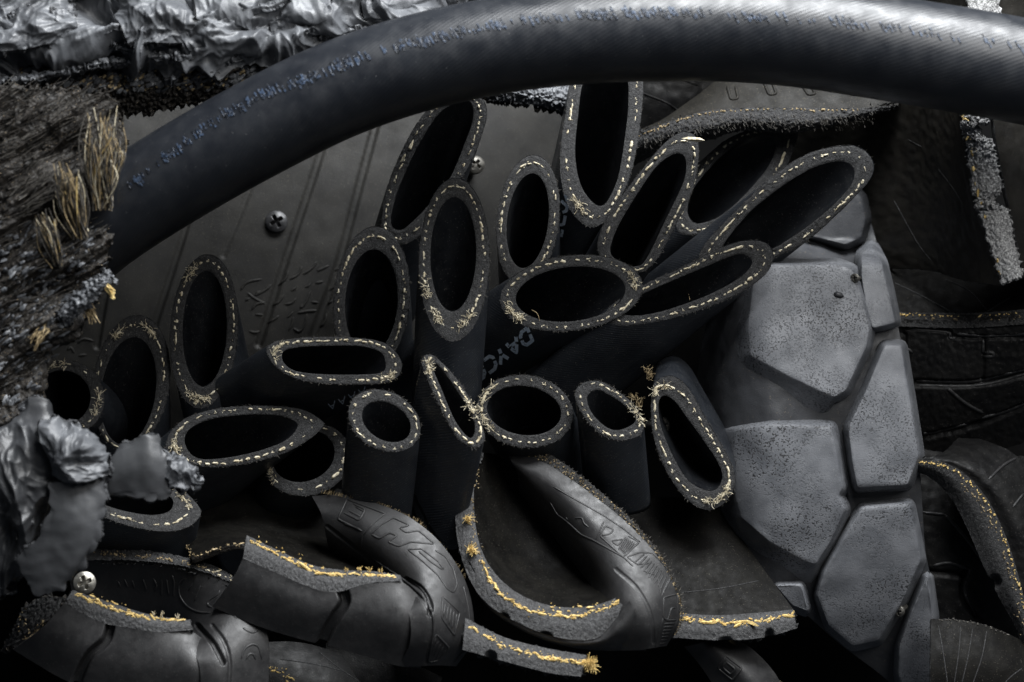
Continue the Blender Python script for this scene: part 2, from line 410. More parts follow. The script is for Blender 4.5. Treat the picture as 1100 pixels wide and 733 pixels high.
def screw(label, x, y, d, r, m, tilt=(0, 0), rot=.3):
    root = thing('screw', label, 'screw', (x, y, d - 8)); c = P(x, y, d)
    n = wdir(tilt[0], tilt[1], 1.0); n /= np.linalg.norm(n); a = np.cross(n, [0, 0, 1.]); a /= np.linalg.norm(a); b = np.cross(n, a)
    nr, na = 22, 72; V = []
    for j in range(nr + 1):
        t = j / nr
        for i in range(na):
            th = i * 2 * math.pi / na; X, Y = t * math.cos(th), t * math.sin(th); h = .30 * (1 - t**2.2)
            cx, sx = math.cos(rot), math.sin(rot); p, q = X * cx + Y * sx, -X * sx + Y * cx
            for g, e in ((p, q), (q, p)):
                k = min(1, max(0, (.17 - abs(g)) / .06)) * min(1, max(0, (.62 - abs(e)) / .08)); h = min(h, .30 * (1 - t**2.2) - .55 * k) if k > 0 else h
            V.append(c + (a * X + b * Y + n * h) * r * U)
    V2 = [c + (a * math.cos(i * 2 * math.pi / na) + b * math.sin(i * 2 * math.pi / na) - n * .5) * r * .97 * U for i in range(na)]
    mk('head', np.array(V + V2), gridfaces(nr + 2, na, True), m, root)
    sh = []
    for z in np.linspace(-.45, -3, 20):
        rr = .42 + .08 * (round(z * 8) % 2); sh += [c + (a * math.cos(i * .6283) * rr + b * math.sin(i * .6283) * rr + n * z) * r * U for i in range(10)]
    mk('shank', np.array(sh), gridfaces(20, 10, True), m, root); return root

# ------------------------------------------------------------------ setting: the dark backing board
b0 = Surf([[(-250, -250, -300), (550, -250, -300), (1350, -250, -300)], [(-250, 380, -300), (550, 380, -300), (1350, 380, -300)], [(-250, 1000, -300), (550, 1000, -300), (1350, 1000, -300)]], 30, 40, rough=2, rsc=.02)
o, _ = sheet(None, 'wall', b0, 30, 'board', sides=''); tag(o, 'black backing board behind the rubber pieces', 'wall', kind='structure')

# ------------------------------------------------------------------ back plate: tyre wall piece with moulded pattern
root = thing('tyre_plate', 'brownish black tyre sidewall sheet behind the hoses, screwed on and moulded with swirls', 'tyre piece', (350, 520, -120))
gr = [([(228, 150), (205, 225), (190, 275), (169, 340), (150, 400)], 4, 3), ([(290, 140), (268, 205), (240, 275)], 3, 1.5), ([(360, 110), (338, 185), (310, 270), (278, 370)], 4.5, 3.5), ([(410, 110), (384, 208), (362, 290), (336, 362)], 5, 4), ([(115, 305), (104, 372)], 4, 3)]
sp = Surf([[(40, 40, -110), (160, 50, -140), (330, 50, -165), (500, 50, -190), (625, 50, -230)],
           [(40, 200, -100), (160, 200, -125), (330, 200, -145), (500, 200, -180), (625, 200, -230)],
           [(40, 380, -110), (160, 380, -130), (330, 380, -148), (500, 380, -185), (625, 380, -240)],
           [(40, 560, -150), (160, 560, -170), (330, 560, -185), (500, 560, -220), (625, 560, -270)]], 300, 380, grooves=gr, rough=.6, rsc=.02)
sheet(root, 'sheet', sp, 10, 'plate_rubber')
Z = lambda pts: [(240 + x / 7.333, 260 + y / 7.333) for x, y in pts]
sw = [Z(q) for q in [
    [(135, 385), (170, 330), (230, 305), (300, 295)], [(430, 345), (490, 290), (510, 225)], [(520, 295), (590, 255), (620, 190)], [(625, 255), (700, 205), (735, 155)], [(735, 230), (835, 185)],
    [(325, 375), (380, 335)], [(250, 410), (290, 385)], [(170, 465), (210, 440)], [(240, 425), (320, 385), (375, 345)], [(530, 385), (560, 370), (580, 345)], [(640, 355), (670, 345), (690, 320)], [(725, 325), (790, 310)],
    [(385, 500), (440, 470), (480, 410)], [(480, 490), (540, 480), (575, 440)], [(600, 520), (640, 490), (690, 385)], [(690, 470), (750, 480)], [(580, 560), (660, 545), (735, 540)], [(345, 640), (400, 610), (440, 580)],
    [(500, 600), (530, 570), (550, 545)], [(550, 680), (600, 705), (640, 650), (660, 565)], [(510, 700), (540, 650), (550, 590)], [(200, 700), (250, 715), (290, 700)], [(250, 570), (310, 575)], [(220, 540), (260, 490), (330, 475)], [(190, 400), (240, 440), (330, 490)],
    [(835, 380), (900, 335)], [(815, 490), (865, 460)], [(760, 670), (800, 630), (810, 560)], [(870, 225), (940, 190)]]]
sw += [[(83, 369), (90, 364), (102, 367)], [(72, 377), (76, 373), (80, 380)], [(84, 382), (93, 381)], [(118, 357), (121, 360), (117, 361)]]
ridge(root, 'moulded_pattern', sp, sw, 1.3, 'plate_rubber')['kind'] = 'stuff'
screw('dark cross-head screw in the tyre sheet left of the hoses', 297, 238, -135, 12.5, 'screw_dark', (.1, -.1), .5)
screw('dull steel screw between the tallest hose end and the slanted hose behind it', 511, 177, -150, 10.5, 'screw_dull', (.2, -.2), .9)

# ------------------------------------------------------------------ mid top tyre piece with bars
root = thing('tyre_strip', 'grey tyre strip with moulded bars and a stitched cut edge under the thick hose', 'tyre piece', (820, 150, -60))
g1 = [(686, 143), (721, 130), (756, 120), (803, 116), (871, 116), (925, 116), (965, 113)]
gt = [(684, 141), (712, 128), (744, 106), (786, 78), (850, 66), (920, 72), (972, 84)]
sA = Surf([[(x, y, -78) for x, y in gt], [((p[0] + q[0]) / 2, (p[1] + q[1]) / 2, -58) for p, q in zip(gt, g1)], [(*p, -45) for p in g1]], 50, 170, rough=.3)
sA.build('upper_face', 'strip_brown', root)
bars = []
for x0, y0, x1, y1 in ((785, 92, 788, 107), (822, 82, 829, 102), (862, 86, 871, 102), (906, 91, 918, 102), (955, 97, 962, 102)):
    bars += [[(x0 - 4, y0), (x1 - 3, y1)], [(x0 + 5, y0), (x1 + 5, y1)], [(x1 - 3, y1), (x1 + 5, y1 - 1)]]
for k in range(0, 15, 3): ridge(root, 'moulded_bar', sA, [bars[k] + bars[k + 2][1:] + bars[k + 1][:1]], 1.5, 'strip_brown', smooth_pts=False)
sB = Surf([[(*p, -44) for p in g1], [(684, 160, -50), (720, 145, -45), (760, 137, -42), (800, 130, -42), (862, 132, -42), (915, 125, -44), (955, 117, -46)],
           [(682, 178, -75), (720, 158, -60), (762, 150, -55), (798, 141, -52), (854, 143, -52), (908, 132, -52), (945, 123, -52)]], 30, 200, rough=1.6, rsc=.5)
sheet(root, 'cut_edge', sB, 6, 'cut_rubber', sides='b')
gold_line(root, 'cord_ends', sB, [(x, y + 2.5) for x, y in g1[:-1]], 'cord_brown', 3.6, 2.2, 1.5, .6, .2)
L = [hair(sB.at(x, y)[0], wdir(.5, 1, .5), 2.5 + 3 * RNG.rand(), .8, 4) for x, y in [(690 + 250 * RNG.rand(), 0) for _ in range(420)] for y in [np.interp(x, [p[0] for p in g1], [p[1] for p in g1]) + 5 + 18 * RNG.rand()]]
mk('edge_fuzz', *fibres_mesh(L, .25), 'fibre_grey', root, kind='stuff')
root = thing('torn_strip', 'ragged torn rubber fringe peeking out below the thick hose', 'tyre piece', (570, 120, -70))
sT = Surf([[(505, 70, -60), (560, 70, -60), (620, 75, -70)], [(515, 95, -48), (565, 98, -45), (620, 108, -50)], [(525, 108, -55), (570, 113, -55), (618, 124, -60)]], 60, 120, rough=4, rsc=.35)
sheet(root, 'torn_rubber', sT, 8, 'torn_rubber', 'cord_ply', jag=2)
root = thing('tyre_scrap', 'dark smooth tyre scrap between the two tall hoses and the barred strip', 'tyre piece', (720, 140, -120))
sC = Surf([[(680, 60, -120), (740, 60, -120), (810, 60, -130)], [(680, 100, -105), (730, 105, -110), (790, 105, -130)], [(680, 150, -120), (720, 150, -130), (770, 150, -150)]], 30, 40, rough=1.5)
sheet(root, 'sheet', sC, 8, 'dark_tyre')
ridge(root, 'crease', sC, [[(690, 100), (715, 110), (730, 120)], [(688, 84), (720, 82), (750, 92)]], 1.0, 'dark_tyre')

# ------------------------------------------------------------------ hoses
H = hose
H('1', 'small round hose end facing forward at the ragged frayed flap', (69, 428, 43, 41, 1, 0), (67, 427, 30, 29, 1, 0), (.25, .4), 72, 10, R=42, L=110, frays=[(60, 390), (102, 435)], f=.38)
H('2', 'oval hose end between the small round one and the upright slit-like one', (141, 411, 73, 41, .14, -1), (138, 420, 58, 29, .14, -1), (-.1, 1), 34, 0, frays=[(130, 362), (165, 350)])
H('3', 'upright narrow hose end with a frayed cord tuft at its lower lip', (219, 356, 83, 36.5, .06, -1), (220, 353, 62, 23.5, .03, -1), (.14, 1), 30, 10, frays=[(205, 430), (215, 432), (200, 290)])
H('4', 'flat leaf-shaped hose end with a pointed tip, under the upright narrow one',
  [(178, 480), (185, 462), (205, 447), (240, 438), (290, 436), (325, 440), (345, 451), (348, 457), (335, 470), (310, 485), (275, 496), (235, 502), (205, 499), (186, 490)],
  [(199, 477), (203, 462), (225, 451), (260, 446), (295, 446), (316, 452), (319, 460), (305, 474), (275, 485), (240, 492), (212, 492)], (-.8, .6), 30, 40, L=130, frays=[(184, 482)])
H('5', 'round hose end half hidden behind the pointed leaf-shaped one', (331, 494, 47, 38, .94, -.3), (326, 490, 34, 27, .94, -.3), (-.5, .75), 52, 5, R=38, L=150, frays=[(283, 505)])
H('6', 'wide flattened hose end with faint print under its rim',
  [(287, 374), (300, 366), (340, 362), (385, 363), (412, 368), (426, 379), (432, 392), (427, 405), (410, 412), (370, 413), (330, 410), (305, 401), (290, 387)],
  [(303, 382), (310, 375), (340, 372), (385, 372), (408, 378), (414, 388), (412, 399), (395, 402), (350, 402), (320, 399), (307, 392)], (-.86, .5), 38, 50, L=120, frays=[(293, 374), (417, 403)])
H('7', 'oval hose end rising behind the wide flattened one', (399, 322, 79, 41, .08, -1), (399, 324, 56, 28, .06, -1), (.0, 1), 48, -25, L=150, slope=.08)
H('8', 'tallest oval hose end in the middle of the bunch with frayed lower lip', (488, 279, 88, 38, .02, -1), (487, 273, 61, 24.5, .02, -1), (-.07, 1), 24, 72, L=250, frays=[(468, 340), (500, 345), (462, 310)])
H('9', 'slanted hose end behind the tallest one, its top under the thick hose',
  [(500, 98), (518, 106), (523, 125), (512, 160), (496, 192), (472, 228), (447, 256), (425, 264), (411, 252), (412, 215), (425, 177), (442, 142), (461, 116), (480, 102)],
  [(495, 108), (506, 112), (508, 128), (500, 152), (484, 190), (462, 218), (443, 238), (430, 247), (420, 240), (425, 212), (437, 182), (453, 150), (472, 122)], (-.35, .94), 32, -25, L=190)
H('10', 'slim upright hose end beside the blue printed hose', (567, 236, 70, 33.5, .12, -1), (567, 237, 51, 22, .12, -1), (.05, 1), 50, 5, L=170, slope=.08)
H('11', 'long hose end running up under the thick hose, blue print on its side',
  [(618, 70), (650, 52), (685, 62), (691, 90), (687, 140), (678, 185), (662, 222), (646, 241), (630, 243), (612, 225), (603, 195), (602, 165), (607, 125)],
  [(628, 85), (650, 68), (672, 80), (675, 110), (671, 150), (664, 190), (653, 215), (644, 221), (633, 213), (623, 195), (618, 165), (621, 125)], (-.22, 1), 42, -12, L=190, slope=.08, frays=[(620, 222)])
H('12', 'slanted hose end with one pale splinter of cord at its tip',
  [(736, 141), (749, 149), (750, 175), (743, 207), (727, 240), (706, 278), (690, 292), (665, 294), (648, 282), (642, 260), (656, 228), (682, 192), (708, 160), (722, 147)],
  [(731, 165), (737, 174), (734, 196), (716, 234), (695, 277), (684, 286), (668, 283), (656, 271), (661, 250), (676, 222), (702, 183), (719, 168)], (-.5, .87), 44, 20, L=190, slope=.05)
H('13', 'dim hose end tucked behind two others below the barred tyre strip',
  [(857, 138), (853, 160), (836, 192), (802, 226), (765, 248), (737, 253), (726, 242), (732, 220), (748, 187), (770, 158), (795, 143), (825, 135), (845, 132)],
  [(739, 222), (745, 203), (770, 173), (797, 152), (822, 147), (833, 154), (827, 176), (803, 206), (775, 231), (751, 240), (741, 234)], (-.74, .68), 30, -80)
H('14', 'longest slanted hose end reaching out over the dark gap',
  [(909, 156), (927, 160), (938, 174), (935, 192), (912, 218), (871, 256), (843, 272), (805, 288), (770, 290), (752, 280), (756, 264), (789, 228), (832, 188), (871, 164)],
  [(895, 174), (911, 175), (918, 185), (911, 203), (879, 234), (832, 266), (800, 277), (781, 276), (775, 267), (800, 234), (832, 206), (868, 183)], (-.78, .62), 25, 5)
H('15', 'long flat slanted hose end resting against the grey lugged tyre',
  [(802, 258), (823, 261), (831, 274), (823, 294), (796, 314), (758, 331), (709, 345), (668, 350), (649, 342), (660, 325), (691, 306), (731, 288), (772, 267)],
  [(790, 274), (803, 275), (808, 283), (795, 298), (760, 317), (712, 334), (680, 339), (668, 334), (685, 319), (715, 305), (757, 287)], (-.76, .65), 24, 40, L=200)
H('16', 'broad oval hose end above the large blue printed letters', (614, 315, 77, 40.5, 1, -.13), (613, 316, 59, 29, 1, -.11), (-.86, .52), 38, 48, L=215, frays=[(542, 338), (550, 347), (683, 300)])
H('17', 'short upright round hose end beside the pinched one', (413, 452, 41, 31, .87, .5), (415, 453, 28, 19.5, .87, .5), (-.13, 1), 32, 90, L=110, f=.36, R=37, slope=.15)
H('18', 'pinched hose end with a narrow slit mouth',
  [(458, 381), (467, 383), (486, 401), (503, 425), (515, 449), (521, 469), (515, 480), (503, 480), (488, 466), (472, 436), (458, 405), (453, 388)],
  [(469, 391), (485, 411), (502, 438), (510, 457), (508, 469), (501, 468), (488, 450), (474, 417), (466, 398)], (-.22, 1), 30, 105, L=130, f=.45, slope=.1, frays=[(463, 393), (514, 435)])
H('19', 'round dark hose end touching the slit-mouthed one', (564, 442, 52, 39, .98, .14), (563, 441, 40, 26, .98, .14), (.4, .9), 58, 45, R=39, L=120, frays=[(520, 425), (517, 455)])
H('20', 'short upright hose end with teardrop mouth and bright cord ring',
  [(619, 418), (630, 410), (646, 410), (665, 421), (682, 436), (691, 453), (690, 465), (679, 471), (663, 473), (646, 467), (630, 451), (619, 432)],
  [(631, 426), (641, 419), (654, 424), (671, 436), (682, 449), (679, 456), (663, 462), (649, 457), (635, 442)], (.12, 1), 30, 70, L=95, f=.4, R=36, slope=.15, frays=[(686, 440)])
H('21', 'long drooping hose end leaning on the grey lugged tyre with a screw inside',
  [(701, 417), (709, 407), (723, 404), (739, 416), (755, 444), (773, 474), (788, 504), (788, 526), (777, 541), (761, 548), (742, 540), (725, 521), (709, 491), (700, 455)],
  [(708, 431), (714, 425), (725, 431), (736, 446), (753, 469), (769, 493), (776, 510), (772, 523), (761, 527), (742, 518), (728, 499), (714, 469), (708, 446)], (.35, -.94), 72, 50, R=38, L=70, frays=[(703, 415), (765, 540), (780, 530)], slope=0)
H('22', 'flat hose end partly covered by the grey torn rubber slabs',
  [(205, 534), (216, 551), (202, 566), (178, 571), (143, 566), (106, 553), (95, 540), (105, 527), (150, 517), (185, 521)],
  [(184, 535), (183, 548), (165, 553), (140, 550), (115, 543), (110, 536), (125, 529), (160, 526)], (-.3, .95), 45, 55, L=90, frays=[(195, 538)])
# printed lettering
r16, g16 = HOSES['16']; base = np.array([567., 353.]); rd_ = np.array([-.80, .60]); upv = np.array([.60, .80])
def TXT(pts, o): return [tuple(base + rd_ * (o + x + y * .25) * 1.08 + upv * (y - 1) * 1.1) for x, y in pts]
let = [TXT([(0, 0), (0, 4.6)], 0), TXT([(0, 6.6), (0, 13), (7, 13), (10, 10), (10, 6.6)], 0), TXT([(0, 0), (7, 0), (10, 3), (10, 4.6)], 0),
       TXT([(-1, 0), (.7, 4.6)], 15), TXT([(1.6, 6.6), (5, 13), (8.4, 6.6)], 15), TXT([(11, 0), (9.3, 4.6)], 15), TXT([(2, 4.6), (8, 4.6)], 15),
       TXT([(5, 0), (5, 4.6)], 30), TXT([(4.2, 6.6), (0, 13)], 30), TXT([(5.8, 6.6), (10, 13)], 30),
       TXT([(10, 0), (3, 0), (0, 3), (0, 4.6)], 44), TXT([(0, 6.6), (0, 10), (3, 13), (10, 13)], 44),
       TXT([(0, 6.6), (0, 10), (3, 13), (7, 13), (10, 10), (10, 6.6)], 58), TXT([(0, 4.6), (0, 3), (3, 0), (7, 0), (10, 3), (10, 4.6)], 58)]
ribbon(r16, 'printed_lettering', g16, let, 3.7, 'print_blue')
r11, g11 = HOSES['11']
b11 = np.array([607., 206.]); rd11 = np.array([-.2, 1.0]); up11 = np.array([-.95, -.12])
def TX2(pts, o): return [tuple(b11 + rd11 * (o + x) - up11 * 0 + up11 * (y - 6)) for x, y in pts]
ribbon(r11, 'printed_lettering', g11, [TX2([(0, 0), (8, 0)], 0), TX2([(10, 8), (15, 0), (20, 0), (22, 4)], 0), TX2([(25, 0), (34, 0), (36, 5), (34, 8)], 0), TX2([(40, 0), (48, 0)], 0), TX2([(40, 6), (48, 6)], 0)], 3.2, 'print_blue')
r6, g6 = HOSES['6']
b6 = np.array([392., 415.]); rd6 = np.array([-.9, .42]); up6 = np.array([.35, .8])
def TX6(pts, o): return [tuple(b6 + rd6 * (o + x + y * .2) + up6 * (y - 0)) for x, y in pts]
ribbon(r6, 'printed_lettering', g6, [TX6(q, o) for o in (0, 12, 24, 36) for q in ([(0, 0), (4, 8)], [(4, 8), (8, 0)], [(2, 4), (7, 4)])], .9, 'print_blue')
r12 = HOSES['12'][0]
mk('cord_splinter', *chips_mesh([(P(745, 150, 28), wdir(1, .1, .1), wdir(0, 0, 1), 22, 5)]), 'cord_pale', r12, smooth=False)
for kk, pl in (('15', [(731, 298, 8), (737, 308, 0), (741, 322, 22)]), ('16', [(571, 333, 45), (577, 337, 45), (580, 345, 62)])):
    mk('loose_cord', *fibres_mesh([PA(cr(pl, 14))], .5), 'cord_brown', HOSES[kk][0])
screw('brass screw seen inside the long drooping hose end', 713, 457, 20, 9, 'screw_dull', (.7, 0), .4)
# tufts of stray cord where hoses meet
for nm, lb, x, y, d in (('cord_tuft', 'stray cord tuft between the teardrop hose end and the drooping one', 685, 432, 72), ('cord_tuft', 'stray cord wisp at the top of the drooping hose end', 697, 402, 56)):
    t_ = tuft(None, nm, 'cord_brown', [P(x - 2, y - 3, d), P(x + 1, y + 4, d)], [wdir(-.25, -1, .2), wdir(.1, -1, .3)], 11, .4, 14, .3, 6, 1.3); t_['label'] = lb; t_['category'] = 'cord'; del t_['kind']

# ------------------------------------------------------------------ grey lugged tyre
def tread_d(x, y):
    x = np.asarray(x, float); y = np.asarray(y, float)
    return 42 - .0011 * (np.maximum(y, 283) - 470)**2 - np.where(x < 835, .013 * (835 - x)**2, 0) - .0012 * np.maximum(0, x - 930)**2 - 85 * np.clip((286 - y) / 30, 0, 1)**2 * (3 - 2 * np.clip((286 - y) / 30, 0, 1))
root = thing('lugged_tyre', 'grey tyre piece with large hexagonal lugs and deep grooves beside the hoses', 'tyre piece', (900, 720, 0))
cols = []
left = [(868, 190), (815, 240), (775, 300), (752, 380), (748, 460), (752, 545), (800, 595), (850, 645), (900, 690), (950, 728), (985, 760)]
right = [(925, 205), (942, 262), (955, 310), (965, 352), (975, 400), (985, 470), (990, 530), (994, 590), (1003, 640), (1006, 700), (1008, 760)]
ctrl = []
for (lx, ly), (rx, ry) in zip(left, right):
    ctrl.append([(lx + (rx - lx) * t, ly + (ry - ly) * t, float(tread_d(lx + (rx - lx) * t, ly + (ry - ly) * t)) - (14 + 20 * min(1, max(0, (lx + (rx - lx) * t - 840) / 70)))) for t in np.linspace(0, 1, 7)])
sb = Surf(ctrl, 170, 90, rough=1.0, rsc=.05)
sheet(root, 'groove_base', sb, 25, 'tread_base', 'cut_rubber')
def lug(poly, soft=0, hgt=0):
    p = np.asarray(poly, float)
    # dense outline with slightly rounded corners
    q = dense(np.concatenate([p, p[:1]]), 2.0)[:-1]
    for _ in range(2): q = (np.roll(q, 1, 0) + 2 * q + np.roll(q, -1, 0)) / 4
    c = q.mean(0); n = len(q); t = np.roll(q, -1, 0) - np.roll(q, 1, 0); nn = np.stack([t[:, 1], -t[:, 0]], 1); nn /= np.linalg.norm(nn, axis=1, keepdims=True)
    if ((q - c) * nn).sum() < 0: nn = -nn
    soft_ = 1 + soft * np.clip(-nn[:, 0] + .75 * nn[:, 1] * np.clip((900 - q[:, 0]) / 30, 0, 1), 0, 1)
    rows = []
    for t_ in (1, .8, .62, .46, .32, .2, .1, .03, 0):
        e = q + nn * ((-.6 + 7.5 * t_) * soft_ ** (.4 + .6 * t_))[:, None]
        rows.append((e, -(38 if not soft else 26) * (t_**1.5) + (-.05)))
    for s_ in (.94, .86, .76, .65, .54, .43, .32, .22, .12, .03): rows.append((c + (q - nn * .6 * soft_[:, None]**.4 - c) * s_, 0))
    V = []
    for e, h in rows:
        dz = tread_d(e[:, 0], e[:, 1]) + h + hgt
        if h == 0: dz = dz + np.array([noise.noise(Vector((a * .03, b * .03, 3))) * 1.6 for a, b in e])
        else: dz = dz + np.array([noise.noise(Vector((a * .12, b * .12, 9))) * .8 for a, b in e])
        V.append(PA(np.concatenate([e, dz[:, None]], 1)))
    return np.concatenate(V), gridfaces(len(rows), n, True) + [tuple(range((len(rows) - 1) * n, len(rows) * n))]
LUGS = [[(812, 284), (900, 284), (916, 290), (926, 318), (934, 352), (931, 372), (908, 420), (896, 427), (850, 406), (806, 382), (803, 350), (808, 310), (812, 292)],
        [(926, 272), (936, 262), (947, 282), (955, 315), (962, 347), (937, 353), (930, 330), (925, 295)],
        [(950, 371), (968, 371), (976, 420), (987, 490), (975, 521), (921, 524), (916, 500), (911, 460), (930, 420)],
        [(790, 462), (830, 456), (893, 458), (899, 490), (905, 526), (900, 532), (908, 547), (892, 582), (876, 607), (862, 602), (826, 582), (796, 556), (784, 515)],
        [(926, 546), (977, 541), (983, 570), (989, 602), (970, 645), (944, 688), (916, 694), (890, 672), (878, 640), (885, 615), (905, 580)],
        [(996, 618), (1002, 660), (1006, 740), (975, 760), (965, 725), (966, 695), (978, 660)],
        [(833, 629), (861, 628), (868, 657), (850, 650)],
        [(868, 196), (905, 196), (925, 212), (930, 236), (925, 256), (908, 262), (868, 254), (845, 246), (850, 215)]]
for k, L_ in enumerate(LUGS): mk('lug', *lug(L_, soft=3.2 if k in (0, 3) else 0, hgt=-6 if k in (1, 5) else 0), 'tread_base' if k == 7 else 'tread_grey', root)  # last lug takes the darker groove colour to stand in for shade over it
mk('wear_dimple', *(lambda s: (s[0], s[1]))(chips_mesh([(P(901, 317, float(tread_d(901, 317)) + 1), wdir(1, .3, 0), wdir(0, 0, 1), 11, 7)])), 'tread_base', root)
screw('small screw sunk in the groove beside the upper lug of the grey tyre', 918, 299, 12, 5, 'screw_dull', (-.6, 0), .2)
screw('small brass screw sunk low between two lugs of the grey tyre', 965, 657, -2, 6.5, 'screw_dull', (-.7, .2), .2)

# ------------------------------------------------------------------ right side tyre pieces
root = thing('tyre_offcut', 'brown-black tyre panel standing edge on with a pale speckled cut edge', 'tyre piece', (1040, 310, -40))
rb = [(1078, -30), (1070, 40), (1064, 108), (1063, 131), (1053, 134), (1055, 147), (1065, 152), (1072, 178), (1076, 205), (1068, 211), (1071, 221), (1083, 226), (1090, 262), (1099, 296)]
lb = [(float(np.interp(q[1], [-30, 40, 112, 170, 240, 296], [1042, 1038, 1032, 1040, 1054, 1078])), q[1] + (8 if q[1] > 290 else 0)) for q in rb]
sE = Surf([[(*p, 70) for p in lb], [((p[0] + q[0]) / 2, (p[1] + q[1]) / 2, 73) for p, q in zip(lb, rb)], [(*q, 66) for q in rb]], 30, 260, rough=3.2, rsc=.45)
sheet(root, 'cut_edge', sE, 4, 'cut_speckled', 'cut_speckled', 'edge_rim', jag=2.2)
gold_line(root, 'cord_ends', sE, [(1038, 118), (1043, 165), (1057, 235), (1076, 298)], 'cord_gold', 13, 8, 3, 1.5, .25)
sF = Surf([[(820, -30, -240), (960, -30, -60), (1010, -30, 20), (1042, -30, 68)], [(830, 110, -240), (960, 112, -70), (1005, 113, 15), (1033, 113, 68)],
           [(840, 200, -240), (970, 205, -70), (1015, 208, 15), (1046, 205, 68)], [(860, 290, -240), (985, 289, -60), (1030, 300, 15), (1077, 307, 68)]], 120, 90, rough=1)
sheet(root, 'inner_face', sF, 5, 'panel_lining')
ridge(root, 'scratch', sF, [[(1008, 182), (1022, 200), (1036, 222)], [(975, 150), (990, 158)], [(960, 215), (985, 260), (1000, 280)]], .4, 'cut_rubber')
sG = Surf([[(1078, -30, 64), (1110, -30, 40), (1180, -30, -30)], [(1066, 113, 64), (1105, 113, 40), (1180, 113, -30)], [(1100, 297, 64), (1120, 300, 40), (1180, 305, -30)]], 60, 30, rough=1)
sheet(root, 'outer_face', sG, 5, 'panel_lining')
# small tyre bits behind the thick hose, top right
root = thing('tyre_scrap', 'dark ribbed tyre scrap above the thick hose, beyond the pale cut edge', 'tyre piece', (1095, 60, -10))
sS = Surf([[(1060, -40, 20), (1090, -40, 30), (1140, -40, 20)], [(1065, 0, 30), (1095, 0, 40), (1140, 0, 20)], [(1070, 50, 10), (1100, 50, 15), (1140, 60, 0)]], 60, 50, grooves=[([(1085, -30), (1078, 50)], 5, 6), ([(1100, -30), (1093, 50)], 5, 6)], rough=1.5, rsc=.3)
sheet(root, 'sheet', sS, 8, 'tyre_rubber')
root = thing('tyre_strip', 'plain brown-black tyre strip showing over the top of the thick hose', 'tyre piece', (880, 60, -90))
sS = Surf([[(640, -60, -60), (850, -60, -60), (1050, -60, -70)], [(640, -10, -40), (850, -10, -40), (1050, -6, -50)], [(660, 60, -80), (850, 60, -80), (1050, 80, -90)]], 30, 90, grooves=[([(1000, -30), (1003, 12)], 3, 2), ([(1012, -30), (1016, 12)], 3, 2)], rough=1)
sheet(root, 'sheet', sS, 8, 'plate_rubber')
# strip with ribs
root = thing('ribbed_tyre', 'black ribbed tyre tread with a row of cord dots along its cut edge', 'tyre piece', (1040, 490, -80))
gr = [([(968, 358), (975, 352), (1018, 356), (1027, 362), (1110, 362)], 3, 3), ([(985, 412), (1050, 412), (1110, 400)], 5, 5), ([(990, 470), (1050, 456), (1110, 432)], 4, 4), ([(1056, 362), (1056, 410)], 3, 3), ([(972, 360), (973, 410)], 3, 3)]
sR = Surf([[(945, 337, -40), (1000, 338, -30), (1050, 338, -20), (1120, 334, -5)], [(945, 352, -36), (1000, 354, -26), (1050, 355, -16), (1120, 350, 0)], [(945, 420, -50), (1000, 422, -40), (1050, 416, -30), (1120, 404, -20)], [(945, 500, -90), (1000, 500, -80), (1050, 490, -75), (1120, 470, -70)]], 130, 140, grooves=gr, rough=.9, rsc=.2)
sheet(root, 'tread', sR, 12, 'dark_tyre')
sQ = Surf([[(940, 335, -42), (1000, 336, -32), (1050, 336, -22), (1120, 331, -6)], [(945, 350, -33), (1000, 352, -23), (1050, 352, -13), (1120, 347, 3)]], 16, 140, rough=2.2, rsc=.5)
sQ.build('cut_edge', 'cut_rubber', root)
gold_line(root, 'cord_ends', sQ, [(965, 338), (1000, 339), (1050, 340), (1100, 336)], 'cord_gold', 4.2, 2.4, 1.9, .5, .1)
gold_line(root, 'cord_ends', sQ, [(990, 343), (1050, 344), (1100, 341)], 'cord_brown', 9, 3, 2, .8, .2)
ridge(root, 'tread_rib', sR, [[(975, 353), (1017, 357), (1020, 363), (1027, 363)], [(1028, 359), (1060, 361), (1105, 359)], [(983, 409), (1010, 410), (1050, 409), (1105, 396)], [(984, 414), (1050, 414), (1105, 401)], [(988, 466), (1005, 464), (1040, 455)], [(1052, 450), (1080, 442), (1105, 432)], [(1018, 417), (1035, 432), (1056, 444)], [(1056, 364), (1056, 380)], [(1056, 379), (1066, 379), (1066, 383), (1056, 383)], [(972, 373), (980, 379)]], 1.8, 'tyre_rubber')
root = thing('tyre_lining_sheet', 'dark brown scratched inner tyre sheet above the ribbed tread', 'tyre piece', (1030, 335, -90))
sL = Surf([[(930, 260, -150), (1000, 270, -130), (1120, 270, -110)], [(940, 300, -100), (1010, 300, -80), (1120, 295, -60)], [(945, 338, -60), (1010, 339, -50), (1120, 336, -30)]], 40, 60, rough=1)
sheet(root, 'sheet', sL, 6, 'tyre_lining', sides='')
ridge(root, 'scratch', sL, [[(961, 304), (990, 318), (1021, 335)], [(1015, 300), (1040, 312), (1060, 333)], [(1085, 320), (1060, 335)]], .8, 'cut_rubber')
